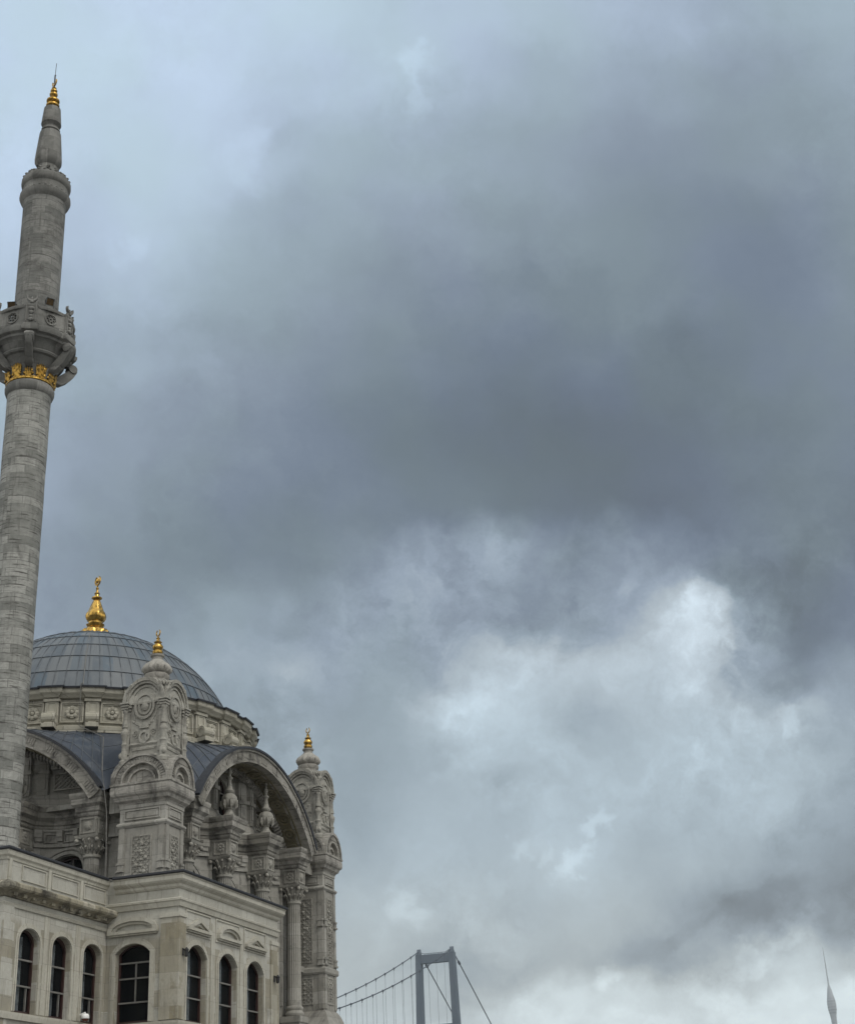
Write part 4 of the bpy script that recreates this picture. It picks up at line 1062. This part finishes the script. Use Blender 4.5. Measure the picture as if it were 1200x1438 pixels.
for k in range(10):
    a = 2*pi*k/10; mb.tube([(.72*cos(a), .72*sin(a), 41.1), (.68*cos(a), .68*sin(a), 41.3), (.52*cos(a), .52*sin(a), 41.46)], [.1, .1, .04], 6)
mb.build('spire', M_minc, minaret, smooth=35)
mb = MM(); mb.lathe([(.22, 45.06), (.22, 45.12), (.30, 45.18), (.30, 45.26), (.18, 45.31), (.18, 45.38), (.29, 45.46), (.29, 45.53), (.17, 45.64), (.11, 45.76), (.18, 45.84), (.18, 45.92), (.09, 45.97), (.09, 46.0), (.15, 46.06), (.15, 46.12), (.07, 46.17), (.07, 46.2), (.11, 46.25), (.04, 46.33), (.03, 46.4)], seg=20)
crescent(mb, 0, 0, 46.58, .20, VIEWA+pi/2, .03, 250, .26)
fin = mb.build('finial', M_goldd, minaret, smooth=40)
mb = MM(); mb.tube([(0, 0, 46.3), (0, 0, 47.0), (.02, 0, 47.05)], .035, 6); mb.tube([(0, 0, 47.0), (.03, .0, 47.75)], .014, 5); mb.build('lightning_rod', M_black, fin)
# collar and gilded leaves
mb = MM(); mb.lathe([(.87, 30.0), (.93, 30.05), (.98, 30.18), (.99, 30.32), (.94, 30.42), (.90, 30.46), (.9, 30.5), (.88, 30.9), (.95, 31.15), (1.08, 31.4), (1.26, 31.68), (1.42, 31.98), (1.5, 32.1), (1.5, 32.3), (.9, 32.32)], seg=64)
BA = rad(208.5)
hexn = 6
def hexpath(r, notch=.16, conc=.06):
    P_ = []
    for k in range(hexn):
        a = BA+k*pi/3; u = Vector((cos(a), sin(a))); v = Vector((-sin(a), cos(a)))
        for t_ in (-notch, notch):
            p = u*r+v*t_; P_.append((p.x, p.y))
        p0 = u*(r-.10)+v*(notch+.02); P_.append((p0.x, p0.y))
        a2 = a+pi/3; u2 = Vector((cos(a2), sin(a2))); v2 = Vector((-sin(a2), cos(a2)))
        p1 = u2*(r-.10)-v2*(notch+.02)
        for q in range(1, 6):
            t_ = q/6; p = p0.lerp(p1, t_); m_ = p.normalized(); p = p+m_*(.10*sin(pi*t_)); P_.append((p.x, p.y))
        P_.append((p1.x, p1.y))
    return P_
HP = hexpath(1.66, .2)
mb.sweep(HP, [(-.8, 31.98), (-.14, 31.98), (-.08, 32.06), (.0, 32.1), (.02, 32.2), (.14, 32.26), (.17, 32.34), (.17, 32.46), (.1, 32.5), (.1, 32.56), (.03, 32.62), (-.8, 32.62)], closed=True)
mb.lathe([(1.1, 31.50), (1.27, 31.56), (1.31, 31.63), (1.28, 31.70), (1.1, 31.74)], seg=64, caps=False)
bal = mb.build('balcony', M_minc, minaret, smooth=35)
mb = MM()
mb.sweep(HP, [(-.1, 33.38), (.04, 33.38), (.07, 33.44), (.07, 33.5), (0, 33.55), (-.1, 33.55)], closed=True)
for k in range(hexn):
    a = BA+k*pi/3
    T0 = radialT(a, 1.64); T = (lambda T_: (lambda x, y, z: (lambda p: (p[0], p[1], p[2]-GZ))(T_(x, y, z))))(T0)
    # corner pilaster
    mb.box(-.24, .24, -.06, .16, 32.62, 33.38, T); mb.box(-.21, -.17, -.10, .0, 32.66, 33.6, T); mb.box(.17, .21, -.10, .0, 32.66, 33.6, T)
    for z0, r_ in ((32.75, .13), (32.9, .08), (33.1, .11), (33.28, .13)): mb.ball(0, -.08, z0, r_, .08, .09, 8, 5, T)
    # bracket below
    mb.prism([(.10, 31.95), (-.76, 31.15), (-.76, 30.98), (-.36, 31.02), (-.06, 31.25), (.16, 31.52), (.24, 31.66), (.31, 31.8), (.33, 32.0), (.2, 32.14), (-.5, 32.14)], -.14, .14, (lambda T_: (lambda x, y, z: T_(y, -x, z)))(T))
    mb.band(.12, 31.93, 0, .19, -.19, .19, 0, 2*pi, 14, 1, (lambda T_: (lambda x, y, z: T_(y, -x, z)))(T))
    mb.band(-.52, 31.14, 0, .12, -.17, .17, 0, 2*pi, 12, 1, (lambda T_: (lambda x, y, z: T_(y, -x, z)))(T))
    for x in (-.12, 0, .12): mb.tube([T0(x, -.32, 31.9), T0(x, -.12, 31.5), T0(x, .38, 31.2), T0(x, .6, 31.02)], .03, 5)
for k in range(hexn):   # pierced panels
    a = BA+(k+.5)*pi/3; r_ = 1.66*cos(pi/6)+.03
    T0 = radialT(a, r_); T = (lambda T_: (lambda x, y, z: (lambda p: (p[0], p[1], p[2]-GZ))(T_(x, y, z))))(T0)
    cz = 33.02; outl = []
    for q in range(24):
        b_ = 2*pi*q/24; cx_, sz_ = cos(b_), sin(b_); s_ = 1/max(abs(cx_)/.64, abs(sz_)/.37); outl.append((cx_*s_, cz+sz_*s_))
    inn = [(.22*cos(2*pi*q/24), cz+.22*sin(2*pi*q/24)) for q in range(24)]
    outl.append(outl[0]); inn.append(inn[0]); loop_strip(mb, inn, outl, -.04, .05, T)
    mb.band(0, cz, .22, .27, -.08, .04, 0, 2*pi, 24, 1, T); mb.band(0, cz, .05, .09, -.05, .03, 0, 2*pi, 12, 1, T)
    for q in range(7):
        b_ = 2*pi*q/7; mb.band(.145*cos(b_+.45), cz+.145*sin(b_+.45), .052, .08, -.05, .03, 0, 2*pi, 10, 1, T)
    mb.band(0, 33.42, .30, .38, -.06, .03, .25, pi-.25, 14, .45, T)
par = mb.build('parapet', M_minc, bal, smooth=35)
for k in range(hexn):    # crescents standing on the corners
    mb = MM(); a = BA+k*pi/3; crescent(mb, 1.66*cos(a), 1.66*sin(a), 33.84, .21, a+pi/2, .06, 236, .36); mb.ball(1.66*cos(a), 1.66*sin(a), 33.6, .1, .1, .08)
    mb.ball(1.66*cos(a), 1.66*sin(a), 33.78, .05, .05, .09)
    mb.build('stone_crescent', M_minc, bal, smooth=40)
mb = MM(); mb.lathe([(.905, 30.46), (.95, 30.48), (.95, 30.58), (.905, 30.60)], seg=48, caps=False); mb.build('gilded_ring', M_goldd, minaret, smooth=60)
for k in range(12):
    mb = MM(); a = BA+2*pi*k/12; T0 = radialT(a, .90)
    tall = (k % 2 == 1)
    H = .62 if tall else .36
    for x in ((-.17, -.10, -.035, .035, .10, .17) if tall else (-.11, -.04, .04, .11)):
        hh = H*(1-1.1*abs(x)); mb.tube([T0(x*.7, -.03, 30.56), T0(x, -.06, 30.56+hh*.5), T0(x*1.15, -.08, 30.56+hh*.9), T0(x*1.25, -.14, 30.56+hh)], [.035, .045, .04, .02], 5)
    for s3 in (-1, 1):
        mb.ball(*T0(s3*.16, -.06, 30.68), .07, .06, .08, 6, 4); mb.ball(*T0(s3*.12, -.08, 30.62+H*.55), .05, .05, .09, 6, 4)
    mb.build('gilded_leaf', M_goldd, minaret, smooth=60)

# ---- lamps and fittings
def floodlight(name, label, x, y, z, yaw, tilt):
    t_ = thing(name, label, 'floodlight', (x, y, z), 'floodlights on the minaret balcony')
    t_.rotation_euler = (0, 0, yaw)
    R_ = Matrix.Rotation(tilt, 3, 'X')
    T = lambda a, b_, c: tuple(R_ @ Vector((a, b_, c)))
    mb = MB(T); frame_rect(mb, -.17, .17, -.16, .16, -.10, -.05, .025); mb.prism([(-.17, -.16), (.17, -.16), (.17, .16), (-.17, .16)], -.05, .0); mb.prism([(-.12, -.11), (.12, -.11), (.12, .11), (-.12, .11)], .0, .1)
    mb.build('housing', M_bronze, t_)
    mb = MB(T); mb.box(-.145, .145, -.07, -.052, -.135, .135); mb.build('lens', M_lamp, t_)
    mb = MB(); mb.box(-.19, -.17, -.02, .02, -.32, .05); mb.box(.17, .19, -.02, .02, -.32, .05); mb.box(-.19, .19, -.02, .02, -.34, -.32); mb.build('bracket', M_black, t_)
floodlight('floodlight', 'square bronze floodlight on the minaret balcony rail, left of the stone crescent', MX-1.12, MY+.40, 33.96, rad(-72), rad(35))
floodlight('floodlight', 'square bronze floodlight on the minaret balcony rail, right of the stone crescent', MX-.84, MY-1.20, 33.90, rad(-38), rad(35))
def wall_lamp(label, x, y, z, T):
    t_ = thing('wall_lamp', label, 'lamp', (0, 0, 0), 'small black lamps on the annexe wall')
    mb = MB(T); mb.box(x-.05, x+.05, y-.03, y, z-.14, z+.1); mb.box(x-.015, x+.015, y-.14, y-.03, z+.04, z+.07); mb.build('bracket', M_black, t_)
    mb = MB(T); mb.lathe([(.03, z-.2), (.06, z-.17), (.075, z-.02), (.07, z+.0), (.1, z+.02), (.04, z+.09), (.02, z+.12)], x, y-.15, 10); mb.build('lantern', M_black, t_)
wall_lamp('small black wall lamp on the corner pilaster left of the triangular pediment windows', -9.28, -9.86, 7.85, None)
wall_lamp('small black wall lamp at the right end of the annexe wall beside the column', -1.7, -9.87, 7.75, None)
sc_ = thing('security_camera', 'white dome security camera on the sill band under the wing windows', 'camera', (-11.22, -7.34, 5.72))
mb = MB(); mb.lathe([(.04, .11), (.10, .10), (.135, .05), (.14, -.02), (.13, -.05)][::-1], 0, 0, 20); mb.tube([(0, .2, .08), (0, 0, .14)], .03); mb.build('housing', M_white, sc_, smooth=50)
mb = MB(); mb.lathe([(.03, -.14), (.08, -.12), (.11, -.08), (.12, -.05)], 0, 0, 20); mb.build('camera_dome', simple('tinted_dome', (.10, .03, .02), .2), sc_, smooth=60)

# ================================================================== BRIDGE
bridge = thing('suspension_bridge', 'grey steel suspension bridge tower with cables rising beyond the mosque', 'bridge', (963.5, 302, 0))
def BB(): return MB(lambda x, y, z: (x-963.5, y-302, z))
NY, SY, ZT = 314.2, 289.5, 153.6
YM = (NY+SY)/2
mlen = 1074.0
def leg(y0, sgn, X):
    mb = BB(); V = []
    for z, hx_, hy_, yc in ((GZ, 3.6, 2.9, y0+sgn*2.2), (104, 3.0, 2.3, y0+sgn*.9), (ZT, 2.6, 1.95, y0)):
        V += [(X-hx_, yc-hy_, z), (X+hx_, yc-hy_, z), (X+hx_, yc+hy_, z), (X-hx_, yc+hy_, z)]
    F = [(0, 1, 2, 3), (8, 11, 10, 9)]
    for r_ in (0, 4):
        for k in range(4): F.append((r_+k, r_+(k+1) % 4, r_+4+(k+1) % 4, r_+4+k))
    mb.add(V, F)
    mb.prism([(X-2.6, ZT), (X+2.6, ZT), (X+1.0, ZT+2.2), (X+.5, ZT+3.8), (X-.5, ZT+3.8), (X-1.0, ZT+2.2)], y0-1.3, y0+1.3)
    return mb.build('tower_leg', M_steel, bridge)
for X in (963.5, 963.5-mlen):
    leg(NY, 1, X); leg(SY, -1, X)
    for z0, z1, w_ in ((147.2, 153.2, 0), (100.5, 105.5, .9), (56, 62, 1.6)):
        mb = BB(); mb.box(X-2.0, X+2.0, SY+1.2-w_, NY-1.2+w_, z0, z1)
        if z0 > 140: 
            mb.tube([(X, SY+1.5, z1+2.6), (X, SY+5, z1+.9), (X, NY-4, z1+.9), (X, NY-1.5, z1+1.8)], .22, 5)
            mb.tube([(X, SY+2, z1-.1), (X, SY+2.1, z1+2.4)], .5, 5)
            for q in range(7): mb.tube([(X, SY+5+q*2.6, z1-.1), (X, SY+5+q*2.6, z1+.95)], .14, 4)
        mb.build('cross_beam', M_steel, bridge)
zc_ = ZT+2.4
def mz(s): return zc_-.346*s+.346*s*s/mlen
hang0 = None; clamp0 = None
for y0 in (NY, SY):
    pts = [(963.5-s, y0, mz(s)) for s in [mlen*k/90 for k in range(91)]]
    mb = BB(); mb.tube(pts, .34, 6); mb.build('main_cable', M_cable, bridge)
    for X, sg in ((963.5, 1), (963.5-mlen, -1)):
        mb = BB(); mb.tube([(X, y0, zc_), (X+sg*231, y0, zc_-.5*231), (X+sg*290, y0, GZ)], .42, 6)
        d = 16; mb.tube([(X+sg*(d-1.2), y0, zc_-.5*(d-1.2)), (X+sg*(d+1.2), y0, zc_-.5*(d+1.2))], .95, 8)
        mb.build('backstay', M_cable, bridge)
    s = 18.0-17.9*(0)
    off = 18.0 if y0 == NY else 90.0
    s = off % 17.9
    if s < 5: s += 17.9
    n_ = 0
    while s < mlen-5:
        z = mz(s)
        mb = BB(); mb.tube([(963.5-s, y0, 64.5), (963.5-s, y0, z)], .085, 4); mb.tube([(963.5-s-.45, y0, z+.15), (963.5-s+.45, y0, z-.15)], .62, 6); mb.tube([(963.5-s, y0, z-1.6), (963.5-s, y0, z-.2)], .26, 5)
        if n_ < 50: mb.build('hanger', M_cable, bridge)
        n_ += 1; s += 17.9
mb = BB(); mb.prism([(0, 0)]*0 or [(963.5-mlen-200, 62.5), (963.5+200, 62.5), (963.5+200, 64.6), (963.5-mlen-200, 64.6)], YM-15, YM+15); mb.build('deck', M_steel, bridge)

# ================================================================== FAR TOWER
bt = thing('telecom_tower', 'slim hazy telecommunications tower with needle mast on the far hill', 'tower', (4462.3, 267.7, 200))
mb = MB(lambda x, y, z: (x, y, z-200))
el = lambda a, r, z: r*(1+.12*cos(2*(a-.6)))
mb.lathe([(14, 150), (13, 250), (9, 340), (8.0, 380), (8.3, 393), (9.6, 405), (11.2, 414), (12.7, 424), (12.9, 434), (11.8, 444), (10.4, 452), (8.4, 462), (6.4, 472), (4.3, 480), (2.6, 486.5)], seg=28, rf=el)
mb.build('tower_body', M_tower, bt, smooth=50)
mb = MB(lambda x, y, z: (x, y, z-200)); mb.lathe([(2.4, 486), (2.1, 500), (1.6, 538), (1.1, 570), (.5, 591)], seg=10); mb.build('mast', M_tower, bt, smooth=50)
for z in (408, 416, 424, 432, 440, 448): mb = MB(lambda x, y, z: (x, y, z-200)); mb.lathe([(12.2 if 412 < z < 442 else 10.4, z), (13.4 if 412 < z < 442 else 11.4, z+.8), (12.2 if 412 < z < 442 else 10.4, z+1.6)], seg=28, rf=el, caps=False); mb.build('floor_band', M_steel, bt)

# ================================================================== HAZE
HZ = True
if HZ:
    mb = MB(); mb.box(-700, 7400, -4500, 4500, GZ-4.5, 600)
    o = mb.build('haze', bpy.data.materials.new('haze_air')); o['kind'] = 'stuff'
    m = o.data.materials[0]; m.use_nodes = True; t = NT(m.node_tree); t.n.clear()
    out = t.new('ShaderNodeOutputMaterial'); pv = t.new('ShaderNodeVolumePrincipled')
    pv.inputs['Color'].default_value = (.95, .98, 1.0, 1); pv.inputs['Density'].default_value = .00009; pv.inputs['Anisotropy'].default_value = .2
    t.link(pv.outputs[0], out.inputs['Volume'])
S.cycles.volume_bounces = 0; S.cycles.max_bounces = 6
